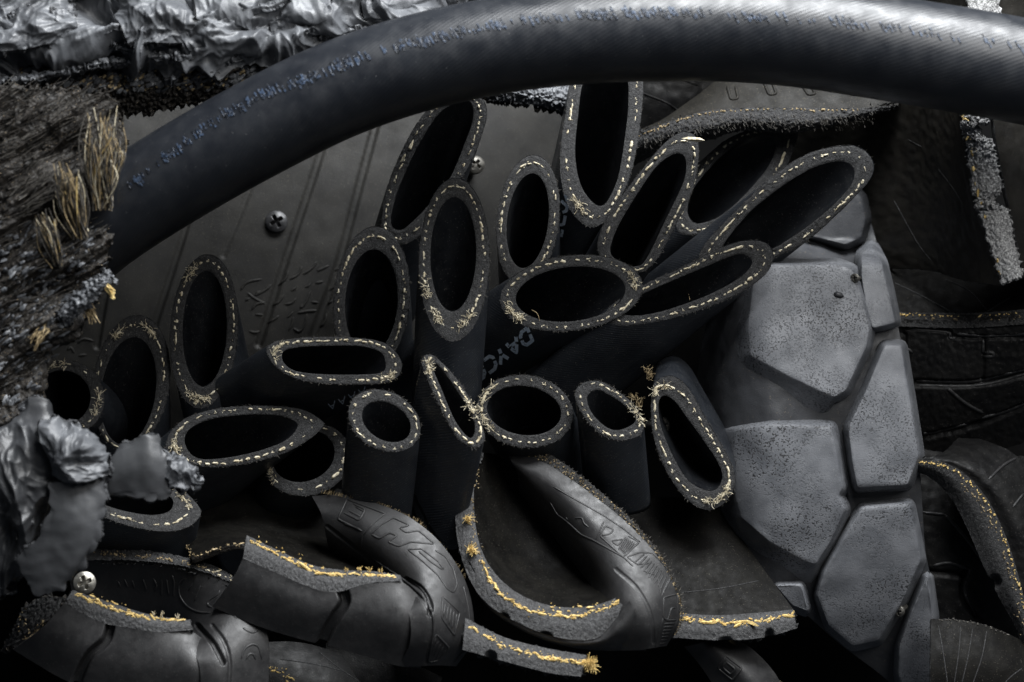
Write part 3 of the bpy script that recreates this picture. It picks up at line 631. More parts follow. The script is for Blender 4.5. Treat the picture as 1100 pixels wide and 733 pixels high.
# curved strip lower right
root = thing('tyre_arch', 'arched tyre strip with a fine row of bright cord dots on its cut edge', 'tyre piece', (1060, 690, -30))
ob = [(984, 494), (1010, 496), (1035, 508), (1060, 535), (1080, 575), (1093, 615), (1104, 660), (1110, 700)]; ib = [(984, 506), (1003, 516), (1022, 536), (1040, 570), (1055, 605), (1072, 640), (1090, 672), (1100, 705)]
sW = Surf([[(*p, 25) for p in ob], [((p[0] + q[0]) / 2, (p[1] + q[1]) / 2, 24) for p, q in zip(ob, ib)], [(*q, 12) for q in ib]], 26, 190, rough=.8, rsc=.5, fn=lambda p: -8 * np.clip(1.4 - np.hypot((p[..., 0] - 1068) / 6, (p[..., 1] - 625) / 6), 0, 1))
sheet(root, 'cut_edge', sW, 10, 'cut_rubber', sides='b')
gold_line(root, 'cord_ends', sW, [(p[0] - 2, p[1] + 3) for p in ob], 'cord_gold', 3.4, 1.9, 1.6, .7, .12)
gold_line(root, 'cord_ends', sW, [(p[0] - 6, p[1] + 8) for p in ob[2:]], 'cord_brown', 4, 1.9, 1.5, 2, .3)
sX = Surf([[(*p, 24) for p in ob], [(1010, 488, 14), (1040, 496, 20), (1068, 516, 24), (1090, 545, 26), (1105, 580, 28), (1118, 615, 28), (1128, 655, 28), (1138, 700, 28)], [(1030, 470, -30), (1060, 474, -20), (1092, 490, -10), (1118, 525, 0), (1135, 560, 5), (1148, 605, 8), (1158, 650, 8), (1168, 700, 8)]], 40, 120, rough=.8)
sheet(root, 'sidewall', sX, 6, 'dark_tyre', sides='')
ridge(root, 'sidewall_rib', sX, [[(1062, 515), (1078, 500), (1092, 492)], [(1088, 545), (1100, 530)]], 1.4)
root = thing('tyre_block', 'black blocky tyre tread in the gap under the arched strip', 'tyre piece', (1030, 680, -70))
sK = Surf([[(975, 480, -60), (1040, 490, -60), (1110, 490, -80)], [(975, 580, -40), (1040, 590, -40), (1110, 590, -60)], [(975, 700, -60), (1040, 700, -60), (1110, 700, -80)]], 90, 60, grooves=[([(995, 615), (1040, 618)], 4, 6), ([(1040, 612), (1034, 640), (1050, 665)], 4, 6)], rough=1)
sheet(root, 'tread', sK, 10, 'dark_tyre')
ridge(root, 'tread_rib', sK, [[(1015, 553), (1035, 575), (1057, 605)], [(1002, 608), (1020, 605), (1042, 612)], [(1042, 612), (1036, 635), (1048, 662)], [(985, 550), (1015, 553)]], 1.5, 'tyre_rubber')
root = thing('tyre_fan', 'dark fan-shaped tyre offcut with radiating scratches at the foot of the arch', 'tyre piece', (1060, 740, 10))
sN = Surf([[(1000, 665, 20), (1030, 666, 25), (1060, 672, 25), (1085, 682, 20), (1120, 700, 10)], [(1000, 710, 45), (1030, 710, 48), (1060, 712, 48), (1085, 716, 45), (1120, 725, 35)], [(1000, 760, 50), (1030, 760, 52), (1060, 760, 52), (1085, 760, 50), (1120, 760, 45)]], 50, 70, rough=.3)
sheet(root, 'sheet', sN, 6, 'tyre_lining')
ridge(root, 'scratch', sN, [[(1008, 672), (1013, 700), (1018, 735)], [(1032, 672), (1030, 700), (1025, 735)], [(1045, 675), (1040, 705), (1033, 735)], [(1060, 678), (1055, 705), (1045, 735)], [(1098, 718), (1085, 728), (1075, 740)]], .5, 'cut_rubber')
gold_line(root, 'cord_ends', sN, [(1006, 666), (1030, 667), (1060, 673), (1085, 683)], 'fibre_grey', 4, 2.5, 1.5, .6, .2)

# ------------------------------------------------------------------ curled tyre pieces along the bottom
TC = 'curled tyre offcuts along the foot'
# --- curled piece with block lettering
root = thing('curled_tyre', 'curled tyre offcut with big outlined letters and hatched blocks around its bend', 'tyre piece', (370, 720, 90), TC)
band = [[(335, 533, 30), (370, 532, 45), (405, 541, 60), (440, 556, 75), (472, 582, 85), (497, 618, 92), (508, 655, 98), (507, 690, 100), (490, 716, 96)],
        [(345, 552, 50), (372, 560, 62), (400, 576, 80), (430, 595, 97), (456, 614, 112), (477, 638, 122), (487, 663, 128), (485, 692, 128), (470, 715, 118)],
        [(350, 575, 45), (376, 590, 55), (402, 607, 70), (425, 622, 92), (443, 631, 118), (458, 645, 135), (464, 664, 142), (462, 690, 140), (448, 716, 125)],
        [(355, 600, 15), (380, 612, 25), (402, 622, 35), (415, 632, 60), (425, 640, 105), (436, 652, 134), (441, 668, 143), (440, 692, 140), (428, 716, 122)]]
sb2 = Surf(band, 90, 190, rough=.12, rsc=.05, grooves=[([(352, 566), (400, 603), (442, 633), (459, 652), (464, 675), (458, 712)], 2.5, 1.5), ([(437, 623), (452, 632), (462, 648), (462, 660)], 3.5, 4)])
sheet(root, 'sidewall', sb2, 9, 'tyre_rubber', sides='t')
Q = lambda pts: [(335 + x / 6.11, 520 + y / 6.11) for x, y in pts]
lt = [Q(q) for q in [[(230, 100), (170, 230), (330, 310)], [(230, 100), (480, 195)], [(480, 195), (400, 260), (330, 340), (320, 415)], [(270, 130), (350, 170), (310, 240), (210, 190)], [(285, 150), (350, 185)], [(240, 175), (320, 215)], [(225, 195), (305, 235)], [(205, 255), (320, 300)],
    [(390, 330), (445, 360), (510, 320), (560, 340), (500, 380), (570, 410), (650, 380), (800, 395)], [(390, 330), (450, 270), (535, 222), (640, 270), (575, 290), (620, 320), (700, 305), (800, 390)],
    [(630, 430), (720, 425), (830, 510), (870, 565)], [(630, 430), (720, 500), (830, 600), (890, 690), (930, 715), (955, 660), (930, 560), (880, 480), (810, 435)], [(700, 440), (780, 510), (860, 565)]]]
Q2 = lambda pts: [(270 + x / 3.667, 533 + y / 3.667) for x, y in pts]
lt += [Q2(q) for q in [[(755, 395), (750, 480), (800, 550), (822, 460), (755, 395)], [(730, 545), (690, 620), (700, 655), (735, 650), (780, 600), (730, 545)]]]
for k in range(5):
    lt.append(Q2([(765 + k * 11, 420 + k * 11), (757 + k * 11, 475 + k * 16)])); lt.append(Q2([(728 + k * 10, 560 + k * 11), (700 + k * 9, 615 + k * 9)]))
ridge(root, 'moulded_lettering', sb2, lt, .95, smooth_pts=False)
ridge(root, 'shoulder_rib', sb2, [[(400, 600), (440, 628), (461, 650), (466, 676), (460, 712)], [(498, 630), (504, 660), (502, 690), (488, 712)], [(432, 624), (445, 626), (458, 640), (463, 658)]], 1.2)
et = [(265, 575, 112), (300, 592, 118), (335, 607, 122), (365, 612, 124), (400, 614, 122), (430, 618, 120)]
eb = [(261, 600, 124), (300, 617, 130), (335, 632, 134), (362, 636, 136), (395, 627, 134), (432, 624, 132)]
se = Surf([et, [((a[0] + b[0]) / 2, (a[1] + b[1]) / 2, (a[2] + b[2]) / 2 + 3) for a, b in zip(et, eb)], eb], 22, 170, rough=.9, rsc=.4)
sheet(root, 'cut_edge', se, 5, 'cut_tyre', sides='')
gold_line(root, 'cord_ends', se, [(268, 581), (300, 597), (330, 611), (348, 617), (366, 617), (400, 618), (427, 620)], 'cord_gold', 2.6, 6, 2.4, .8, .04)
gold_line(root, 'cord_ends', se, [(275, 582), (310, 598), (350, 613)], 'cord_gold', 7, 5, 2.4, 2.5, .25)
tuft(root, 'cord_spikes', 'cord_gold', [P(x, y, 126) for x, y in ((397, 614), (409, 615), (372, 613), (386, 613))], [wdir(0, -1, .2)] * 4, 4.5, .5, 9, .4, 4)
st = Surf([eb[:-1] + [(428, 624, 130), (452, 642, 126)],
           [(250, 622, 124), (292, 640, 132), (330, 655, 136), (360, 660, 138), (395, 664, 140), (430, 668, 143), (456, 670, 134)],
           [(228, 652, 110), (275, 672, 120), (320, 686, 125), (352, 694, 127), (392, 705, 128), (426, 715, 126), (452, 718, 114)]], 90, 170,
          grooves=[([(366, 630), (370, 646), (360, 664), (351, 680), (342, 700)], 7, 11), ([(478, 620), (484, 640)], 1, 0)], rough=.2, rsc=.05)
sheet(root, 'tread', st, 10, 'tyre_rubber', sides='lb')
sl = Surf([[(196, 556, -20), (250, 528, -40), (330, 520, -50), (400, 535, -60)], [(200, 580, 20), (250, 562, 0), (330, 570, -20), (410, 590, -30)], [(206, 600, 80), (262, 585, 95), (335, 612, 90), (425, 622, 70)]], 50, 80, rough=.4, rsc=.05)
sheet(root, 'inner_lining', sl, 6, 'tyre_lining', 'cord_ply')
gold_line(root, 'cord_ends', sl, [(201, 586), (208, 597), (232, 596), (262, 584)], 'cord_brown', 3, 3, 1.6, 1.2, .15)
Lf = [hair(P(*(np.array([np.interp(t, [0, .35, .7, 1], [345, 400, 450, 500]), np.interp(t, [0, .35, .7, 1], [530, 540, 563, 622]), np.interp(t, [0, 1], [38, 92])]))), wdir(.4, -1, .2) + (RNG.rand(3) - .5), 3 + 3 * RNG.rand(), .8, 4) for t in RNG.rand(160)]
mk('edge_fuzz', *fibres_mesh(Lf, .35), 'cord_brown', root, kind='stuff')

# --- curled piece with hatched zigzag lettering
root = thing('curled_tyre', 'curled tyre offcut with hatched zigzag lettering and a wide dark hollow', 'tyre piece', (600, 700, 80), TC)
band = [[(545, 487, 20), (578, 494, 35), (612, 514, 50), (646, 539, 62), (677, 565, 75), (706, 597, 88), (726, 635, 98), (730, 668, 100), (716, 694, 95)],
        [(550, 497, 30), (585, 520, 48), (614, 545, 66), (641, 570, 82), (664, 594, 96), (687, 620, 110), (703, 645, 118), (709, 670, 118), (703, 696, 110)],
        [(556, 510, 25), (590, 548, 42), (613, 573, 60), (635, 598, 80), (653, 618, 100), (670, 636, 116), (683, 656, 125), (692, 676, 125), (690, 698, 115)],
        [(558, 530, 0), (590, 570, 12), (608, 595, 25), (626, 618, 45), (642, 638, 82), (654, 655, 112), (662, 670, 120), (668, 684, 118), (668, 699, 110)]]
sb3 = Surf(band, 90, 200, rough=.12, rsc=.05, grooves=[([(662, 612), (684, 632), (699, 660), (702, 690)], 2.5, .8)])
sheet(root, 'sidewall', sb3, 9, 'tyre_rubber', sides='t')
Q = lambda pts: [(590 + x / 7.333, 520 + y / 7.333) for x, y in pts]
Q4 = lambda pts: [(540 + x / 3.667, 533 + y / 3.667) for x, y in pts]
lt = [Q(q) for q in [[(10, 150), (60, 240), (130, 290), (250, 400), (360, 450), (590, 580), (660, 650)], [(30, 20), (200, 120), (430, 250), (580, 350), (720, 460)], [(430, 295), (365, 450)], [(200, 270), (260, 265), (270, 310), (310, 340)],
    [(400, 410), (480, 395), (510, 360), (440, 330), (400, 410), (580, 575), (710, 460), (620, 410)], [(490, 450), (580, 435), (540, 490), (490, 450)], [(130, 260), (145, 285)]]]
for k in range(7): lt.append(Q([(600 + k * 15, 420 + k * 8), (545 + k * 9, 520 + k * 8)]))
lt += [Q4(q) for q in [[(490, 240), (530, 270), (580, 265), (555, 295), (610, 315), (625, 395)], [(490, 240), (540, 222), (590, 225), (640, 275), (662, 325), (625, 395)], [(635, 400), (690, 385)], [(635, 400), (632, 480), (650, 490), (665, 440), (682, 440)], [(632, 480), (600, 600)], [(690, 385), (690, 480), (670, 560)]]]
for k in range(11): lt.append(Q4([(560 + k * 9.5, 226 + k * 10), (520 + k * 11, 262 + k * 12)]))
for k in range(8): lt.append(Q4([(640 - k * 3, 490 + k * 13), (684 - k * 6, 488 + k * 13)]))
ridge(root, 'moulded_lettering', sb3, lt, .8, smooth_pts=False)
et = [(516, 486, 40), (509, 530, 60), (514, 580, 82), (531, 615, 98), (561, 640, 108), (600, 652, 113), (640, 650, 114), (674, 637, 112)]
eb = [(494, 510, 42), (489, 555, 66), (497, 603, 88), (518, 643, 106), (556, 669, 118), (600, 685, 124), (640, 686, 124), (664, 662, 122)]
se = Surf([et, [((a[0] + b[0]) / 2, (a[1] + b[1]) / 2, (a[2] + b[2]) / 2 + 3) for a, b in zip(et, eb)], eb], 28, 240, rough=.9, rsc=.4,
          fn=lambda p: -16 * (np.clip(1.5 - np.hypot((p[..., 0] - 541) / 5, (p[..., 1] - 667) / 6), 0, 1) + np.clip(1.5 - np.hypot((p[..., 0] - 585) / 7, (p[..., 1] - 687) / 6), 0, 1)))
sheet(root, 'cut_edge', se, 6, 'cut_tyre', sides='bl')
gold_line(root, 'cord_ends', se, [(518, 605), (528, 625), (546, 644), (570, 656), (600, 662), (625, 661), (650, 654), (671, 642)], 'cord_gold', 2.8, 6, 2.3, 1.2, .06)
gold_line(root, 'cord_ends', se, [(514, 500), (508, 540), (510, 580), (518, 605)], 'cord_brown', 3.2, 2.4, 1.6, 1.5, .2)
gold_line(root, 'cord_ends', se, [(580, 655), (610, 656), (645, 649)], 'cord_gold', 6, 5, 2.4, 2.2, .25)
tuft(root, 'cord_spikes', 'cord_gold', [P(502, 558, 76), P(508, 592, 92), P(506, 590, 92)], [wdir(.2, -.3, 1)] * 3, 6, 1.3, 70, .35, 6)
su = Surf([eb[2:] + [(676, 645, 122)], [(506, 615, 86), (524, 652, 100), (562, 678, 112), (605, 693, 118), (645, 692, 122), (664, 680, 126), (684, 662, 126)], [(515, 620, 50), (535, 655, 60), (570, 680, 70), (610, 695, 80), (650, 699, 95), (672, 699, 105), (694, 699, 112)]], 50, 110, rough=.2, rsc=.05)
sheet(root, 'tread', su, 8, 'tyre_rubber', sides='b')
sl = Surf([[(516, 486, 36), (509, 530, 56), (514, 580, 78), (531, 615, 94), (561, 640, 104), (600, 652, 109), (640, 650, 110), (674, 637, 108)],
           [(532, 488, 0), (540, 530, 5), (550, 570, 15), (565, 600, 25), (590, 620, 40), (615, 630, 55), (640, 630, 70), (660, 625, 85)],
           [(548, 490, -10), (575, 530, -10), (590, 560, 0), (602, 582, 10), (614, 598, 20), (628, 612, 30), (640, 625, 50), (652, 632, 70)]], 40, 120, rough=.4, rsc=.05)
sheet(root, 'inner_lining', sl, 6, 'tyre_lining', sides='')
# fuzzy cord rim along the band
def bandpt(t): 
    k = cr(np.array(band[0]), 200)[int(t * 199)]; return k
Lf = []; it = []
for t in RNG.rand(420) * .95:
    k = bandpt(t); wdt = 12 * max(.25, 1 - t * 1.1); o = RNG.rand() * wdt; p = P(k[0] + o * .75, k[1] - o * .6, k[2] - o * .4)
    Lf.append(hair(p, wdir(.5, -.7, .6) + (RNG.rand(3) - .5) * 1.2, 3 + 3.5 * RNG.rand(), .8, 4))
    if RNG.rand() < .5: it.append((p, RNG.rand(3) - .5, wdir(0, 0, 1), 2.2, 1.6))
mk('edge_fuzz', *fibres_mesh(Lf, .4), 'fibre_grey', root, kind='stuff'); mk('cord_ends', *chips_mesh(it), 'cord_brown', root, smooth=False, kind='stuff')
top = cr(np.array(band[0]), 60)[:46]
sr = Surf([[(q[0] + 11 * (1 - i / 46), q[1] - 9 * (1 - i / 46), q[2] - 8) for i, q in enumerate(top)], [(q[0], q[1], q[2] - 1) for q in top]], 12, 160, rough=2.4, rsc=.6)
sheet(root, 'cut_rim', sr, 5, 'cut_rubber', sides='')

# --- left curled piece
root = thing('curled_tyre', 'curled tyre offcut with rounded moulded letters, a screw resting at its cut edge', 'tyre piece', (150, 740, 100), TC)
band = [[(70, 600, 30), (140, 600, 50), (190, 605, 68), (235, 618, 85), (263, 637, 98), (281, 662, 108), (289, 695, 115), (288, 745, 118)],
        [(75, 625, 20), (140, 628, 36), (185, 632, 56), (222, 640, 85), (246, 656, 110), (259, 680, 124), (264, 706, 130), (264, 745, 132)],
        [(80, 655, 12), (140, 660, 22), (178, 664, 38), (207, 666, 78), (226, 678, 122), (233, 700, 138), (236, 720, 145), (237, 748, 146)],
        [(80, 680, -10), (140, 685, -5), (172, 686, 5), (192, 682, 50), (204, 690, 120), (211, 705, 141), (215, 722, 146), (216, 748, 146)]]
sb1 = Surf(band, 90, 200, rough=.12, rsc=.05, grooves=[([(228, 672), (241, 690), (247, 712), (246, 740)], 2.5, 2), ([(212, 672), (228, 690), (240, 712)], 3.5, 5)])
sheet(root, 'sidewall', sb1, 9, 'tyre_rubber', sides='t')
Q = lambda pts: [(120 + x / 6.11, 590 + y / 6.11) for x, y in pts]
lt = [Q(q) for q in [[(40, 210), (60, 250)], [(85, 200), (105, 250)], [(135, 205), (150, 255)], [(205, 195), (230, 270)], [(275, 195), (295, 240), (280, 280)], [(330, 200), (325, 300)], [(360, 200), (375, 300)], [(395, 170), (410, 220), (405, 310)], [(480, 190), (445, 230), (445, 300), (490, 370), (560, 410), (650, 420)], [(530, 220), (505, 275)], [(585, 235), (540, 345)], [(710, 270), (695, 300), (640, 335), (630, 365), (660, 385)], [(805, 305), (730, 345), (675, 385)],
    [(745, 235), (830, 275), (920, 345), (965, 420), (970, 500), (940, 545), (900, 540), (860, 515)], [(735, 385), (830, 410), (935, 460)], [(845, 345), (905, 410)], [(700, 395), (770, 410), (820, 455)], [(850, 725), (870, 660), (920, 625), (965, 645), (985, 725)], [(880, 730), (900, 690), (930, 690), (945, 730)]]]
ridge(root, 'moulded_lettering', sb1, lt, .95)
et = [(78, 634, 122), (98, 641, 124), (118, 647, 126), (142, 655, 127), (168, 662, 127), (204, 666, 122)]
eb = [(69, 648, 130), (92, 661, 133), (113, 670, 135), (142, 675, 137), (170, 679, 137), (206, 677, 132)]
se = Surf([et, [((a[0] + b[0]) / 2, (a[1] + b[1]) / 2, (a[2] + b[2]) / 2 + 3) for a, b in zip(et, eb)], eb], 22, 150, rough=.9, rsc=.4)
sheet(root, 'cut_edge', se, 5, 'cut_tyre', sides='lr')
gold_line(root, 'cord_ends', se, [(82, 639), (100, 646), (118, 653), (145, 661), (170, 665), (199, 667)], 'cord_gold', 2.5, 6, 2.4, .8, .04)
gold_line(root, 'cord_ends', se, [(90, 639), (120, 649), (150, 659)], 'cord_gold', 8, 4, 2.2, 2, .25)
tuft(root, 'cord_spikes', 'cord_pale', [P(x, y, 128) for x, y in ((165, 659), (174, 661), (190, 663))], [wdir(0, -1, .2)] * 3, 4.5, .5, 9, .4, 4)
st = Surf([eb[:-1] + [(203, 678, 128), (222, 690, 122)], [(44, 676, 134), (70, 691, 138), (98, 703, 141), (135, 712, 143), (170, 718, 144), (206, 718, 146), (226, 722, 138)], [(14, 698, 116), (40, 714, 124), (68, 730, 130), (110, 748, 134), (150, 758, 136), (202, 764, 138), (226, 766, 130)]], 90, 170, grooves=[([(119, 670), (113, 688), (97, 703), (86, 722), (78, 745)], 6, 10)], rough=.2, rsc=.05)
sheet(root, 'tread', st, 10, 'tyre_rubber', sides='lb')
sv = Surf([[(72, 642, 126), (45, 642, 110), (25, 652, 100)], [(52, 666, 130), (32, 668, 112), (14, 676, 100)], [(18, 696, 108), (10, 694, 100), (2, 700, 90)]], 40, 50, rough=2.2, rsc=.4)
sheet(root, 'end_cut', sv, 6, 'cut_rubber', 'cord_ply')
gold_line(root, 'cord_ends', sv, [(48, 668), (36, 680), (24, 688)], 'cord_brown', 3, 4, 2, 2, .2)
gold_line(root, 'cord_ends', sv, [(28, 660), (20, 680)], 'cord_brown', 3, 2.5, 1.8, 3, .2)
sr = Surf([[(70, 590, 22), (140, 590, 40), (190, 597, 58), (235, 610, 75), (263, 631, 90), (283, 660, 100)], [(70, 602, 32), (140, 602, 52), (190, 607, 70), (235, 620, 87), (262, 638, 99), (281, 663, 108)]], 14, 170, rough=2.2, rsc=.5)
sheet(root, 'cut_rim', sr, 5, 'cut_rubber', sides='')
gold_line(root, 'cord_ends', sr, [(85, 593), (140, 597), (190, 603), (235, 616)], 'cord_brown', 3.2, 3, 1.6, 1.2, .2)
gold_line(root, 'cord_ends', sr, [(225, 612), (245, 622), (262, 635)], 'cord_pale', 3, 3, 1.7, 1.2, .2)
screw('bright cross-head screw at the cut edge of the left curled tyre', 91, 626, 110, 11.5, 'screw_steel', (.15, -.1), .35)

# --- low strips
root = thing('tyre_strip', 'thin low tyre strip ending in a bright golden cord star', 'tyre piece', (570, 725, 50))
a = [(500, 664, 112), (540, 684, 116), (585, 696, 120), (630, 704, 124)]; b = [(497, 698, 124), (540, 710, 128), (590, 723, 132), (624, 727, 134)]
s4 = Surf([a, [((p[0] + q[0]) / 2, (p[1] + q[1]) / 2, (p[2] + q[2]) / 2 + 3) for p, q in zip(a, b)], b], 20, 120, rough=.9, rsc=.4, fn=lambda p: -14 * np.clip(1.5 - np.hypot((p[..., 0] - 527) / 5, (p[..., 1] - 707) / 6), 0, 1))
sheet(root, 'cut_edge', s4, 10, 'cut_tyre', sides='tblr')
gold_line(root, 'cord_ends', s4, [(506, 674), (540, 693), (580, 705), (615, 711), (630, 712)], 'cord_gold', 2.6, 6, 2.3, 1.5, .06)
tuft(root, 'cord_star', 'cord_gold', [P(634, 713, 130)], [wdir(.3, 0, 1)], 10, 1.6, 170, .38, 7)
root = thing('tyre_wedge', 'dark wedge of tyre sheet with a thick gold-corded cut edge pointing at the lugged tyre', 'tyre piece', (790, 690, 20))
s5 = Surf([[(640, 540, -30), (700, 535, -35), (745, 535, -35), (775, 548, -30)], [(690, 600, 20), (735, 597, 20), (775, 592, 15), (812, 600, 8)], [(724, 659, 66), (766, 662, 66), (806, 660, 64), (853, 656, 58)]], 60, 80, rough=.1)
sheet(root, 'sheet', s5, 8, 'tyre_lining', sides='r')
ridge(root, 'scratch', s5, [[(731, 637), (775, 632), (815, 624)]], .6, 'cut_rubber'); 
a = [(722, 658, 66), (766, 661, 66), (806, 659, 64), (852, 655, 58)]; b = [(722, 685, 74), (776, 688, 74), (820, 685, 72), (856, 675, 66)]
s6 = Surf([a, [((p[0] + q[0]) / 2, (p[1] + q[1]) / 2, (p[2] + q[2]) / 2 + 3) for p, q in zip(a, b)], b], 20, 120, rough=.9, rsc=.4, fn=lambda p: -14 * np.clip(1.5 - np.hypot((p[..., 0] - 827) / 4, (p[..., 1] - 685) / 7), 0, 1) - 10 * np.clip(1.5 - np.hypot((p[..., 0] - 780) / 6, (p[..., 1] - 691) / 5), 0, 1))
sheet(root, 'cut_edge', s6, 10, 'cut_tyre', sides='br')
gold_line(root, 'cord_ends', s6, [(732, 664), (760, 667), (790, 670), (820, 667), (851, 660)], 'cord_gold', 2.6, 6, 2.4, 1.6, .06)
root = thing('curled_tyre', 'small dark curled tyre offcut with a moulded square, under the wedge', 'tyre piece', (795, 740, 20), TC)
s7 = Surf([[(775, 680, 30), (805, 695, 40), (830, 720, 45), (845, 745, 45)], [(755, 690, 45), (780, 708, 58), (800, 728, 62), (812, 750, 62)], [(735, 695, 20), (752, 715, 35), (765, 735, 40), (772, 755, 40)]], 50, 70, rough=.2, rsc=.05)
sheet(root, 'sidewall', s7, 8, 'tyre_rubber')
ridge(root, 'moulded_square', s7, [[(780, 705), (797, 718), (787, 731), (771, 718), (780, 705)], [(780, 711), (790, 719), (785, 725), (776, 717), (780, 711)]], 1.0, smooth_pts=False)
Lf = [hair(P(x, 682 + (x - 775) * .86, 42), wdir(.5, -.5, .6) + (RNG.rand(3) - .5), 4, .8, 4) for x in 778 + 60 * RNG.rand(120)]
mk('edge_fuzz', *fibres_mesh(Lf, .4), 'cord_brown', root, kind='stuff')
root = thing('tyre_scrap', 'flat tyre scrap with a gold-dotted rim between the two left curled offcuts', 'tyre piece', (310, 740, 40))
s8 = Surf([[(275, 690, 60), (320, 690, 50), (360, 700, 40), (400, 715, 30)], [(280, 720, 80), (320, 725, 75), (350, 732, 70), (385, 745, 60)], [(280, 760, 90), (320, 760, 90), (350, 765, 85), (385, 770, 80)]], 40, 60, rough=.2)
sheet(root, 'sheet', s8, 8, 'dark_tyre'); gold_line(root, 'cord_ends', s8, [(286, 716), (300, 723), (318, 731)], 'cord_gold', 2.8, 4, 2, 2, .1)
ridge(root, 'scratch', s8, [[(300, 708), (340, 714), (372, 722)], [(342, 700), (362, 716), (385, 732)]], .6, 'cut_rubber')
root = thing('tyre_scrap', 'dark curved tyre scrap under the curled offcut with block letters', 'tyre piece', (420, 745, 30))
s9 = Surf([[(350, 690, 30), (400, 700, 40), (440, 712, 45), (475, 728, 45)], [(350, 720, 45), (395, 730, 50), (430, 738, 55), (465, 750, 55)], [(350, 760, 50), (395, 765, 55), (430, 770, 55), (465, 775, 55)]], 40, 60, rough=.2)
sheet(root, 'sheet', s9, 8, 'dark_tyre', 'cord_ply')

# ------------------------------------------------------------------ the thick bent hose
root = thing('thick_hose', 'thick black bent hose arching over everything, cloth texture and broken blue print line', 'hose', (1100, 76, 100))
path = cr([(20, 330, 85), (60, 285, 100), (110, 240, 112), (195, 185, 130), (288, 133, 142), (370, 94, 150), (460, 65, 155), (557, 46, 158), (655, 36, 160), (757, 33, 160), (855, 38, 160), (960, 53, 158), (1100, 77, 154), (1230, 106, 150), (1340, 138, 145)], 240)
pw = PA(path); tg = np.gradient(pw, axis=0); tg /= np.linalg.norm(tg, axis=1, keepdims=True)
NB = 80; na = np.cross(tg, [0, -1, 0]); na /= np.linalg.norm(na, axis=1, keepdims=True); nb = np.cross(na, tg)
rad = np.interp(np.linspace(0, 1, 240), [0, .3, .5, .75, 1], [49, 49.5, 48, 52, 53])
al = np.concatenate([[0], np.cumsum(np.linalg.norm(np.diff(pw, axis=0), axis=1))]) / U
G = np.stack([pw + (na * math.cos(t) + nb * math.sin(t)) * (rad * U)[:, None] for t in np.linspace(0, 2 * math.pi, NB, endpoint=False)], 1)
G2 = np.concatenate([G, G[:, :1]], 1)
uv = np.stack([np.repeat(al, NB + 1), np.tile(np.arange(NB + 1) / NB * 2 * math.pi * 50, 240)], 1)
mk('outer_wall', G2, gridfaces(240, NB + 1), 'big_hose_rubber', root, uv=uv)
GB = Grid(G); strokes = []
up = [(140, 200), (190, 160), (262, 112), (330, 84), (400, 58), (470, 40), (550, 24), (640, 15), (720, 14), (800, 18), (900, 24), (1000, 36), (1100, 52)]
pl = smooth_line(up, 1.0); tt = np.gradient(pl, axis=0); i = 0.
dens = lambda x: .7 if x < 720 else (.55 if 880 < x < 1000 else .3)
while i < len(pl) - 1:
    k = int(i); i += 1.2 * (.6 + .8 * RNG.rand()); on = noise.noise(Vector((k * .035, 3, 1)))
    if RNG.rand() > dens(pl[k][0]) * (.75 + on * 1.3): continue
    x, y = pl[k] + (RNG.rand(2) - .5) * 6
    l_ = 2.5 + 4 * RNG.rand(); strokes.append([(x - .45 * l_, y - .8 * l_), (x + .45 * l_, y + .8 * l_)])
o = ribbon(root, 'printed_line', GB, strokes, 1.9, 'print_blue_dark', .8); o['kind'] = 'stuff'

# ------------------------------------------------------------------ shredded tyre mass, top left
root = thing('shredded_tyre', 'shredded tyre with shiny torn rubber and cord layers above the thick hose', 'tyre piece', (240, 110, 60))
s1 = Surf([[(-60, -50, 90), (80, -50, 90), (200, -50, 90), (330, -50, 85), (430, -50, 80), (560, -50, 70)],
           [(-60, 0, 125), (80, 0, 120), (200, -5, 125), (330, -5, 115), (430, -5, 105), (560, -20, 85)],
           [(-60, 50, 150), (80, 52, 145), (200, 45, 150), (320, 35, 130), (420, 25, 110), (560, -5, 80)],
           [(-60, 78, 125), (80, 75, 120), (200, 68, 125), (310, 62, 110), (420, 55, 90), (560, 20, 60)]], 170, 620, rough=.8, rsc=.1, ridged=(.014, 17, 1.7), seed=4.0)
sheet(root, 'torn_rubber', s1, 6, 'torn_rubber', 'cord_ply', jag=3, sides='b')
s2 = Surf([[(-60, 45, 112), (60, 45, 112), (140, 40, 112), (220, 38, 108), (330, 30, 90)], [(-60, 92, 128), (60, 92, 128), (140, 88, 126), (220, 80, 120), (330, 65, 100)], [(-60, 118, 105), (60, 118, 105), (130, 122, 105), (220, 108, 100), (330, 90, 85)]], 80, 380, rough=5, rsc=.25, seed=9)
sheet(root, 'cord_layer', s2, 8, 'cord_ply', 'cord_ply', jag=3)
it = []
for _ in range(700):
    x = -5 + 300 * RNG.rand(); y = 74 + 26 * RNG.rand() - x * .02; p, n = s2.at(x, y)
    it.append((p + n * 1.0 * U, wdir(1, -.5, 0) + (RNG.rand(3) - .5) * 1.0, n, 3 + 5 * RNG.rand(), 1.4 + 1.8 * RNG.rand()))
mk('cord_ends', *chips_mesh(it[:260]), 'cord_brown', root, smooth=False, kind='stuff'); mk('torn_crumbs', *chips_mesh([(p, a, n, l * 1.5, w_ * 1.9) for p, a, n, l, w_ in it[260:]]), 'torn_rubber', root, smooth=False, kind='stuff')
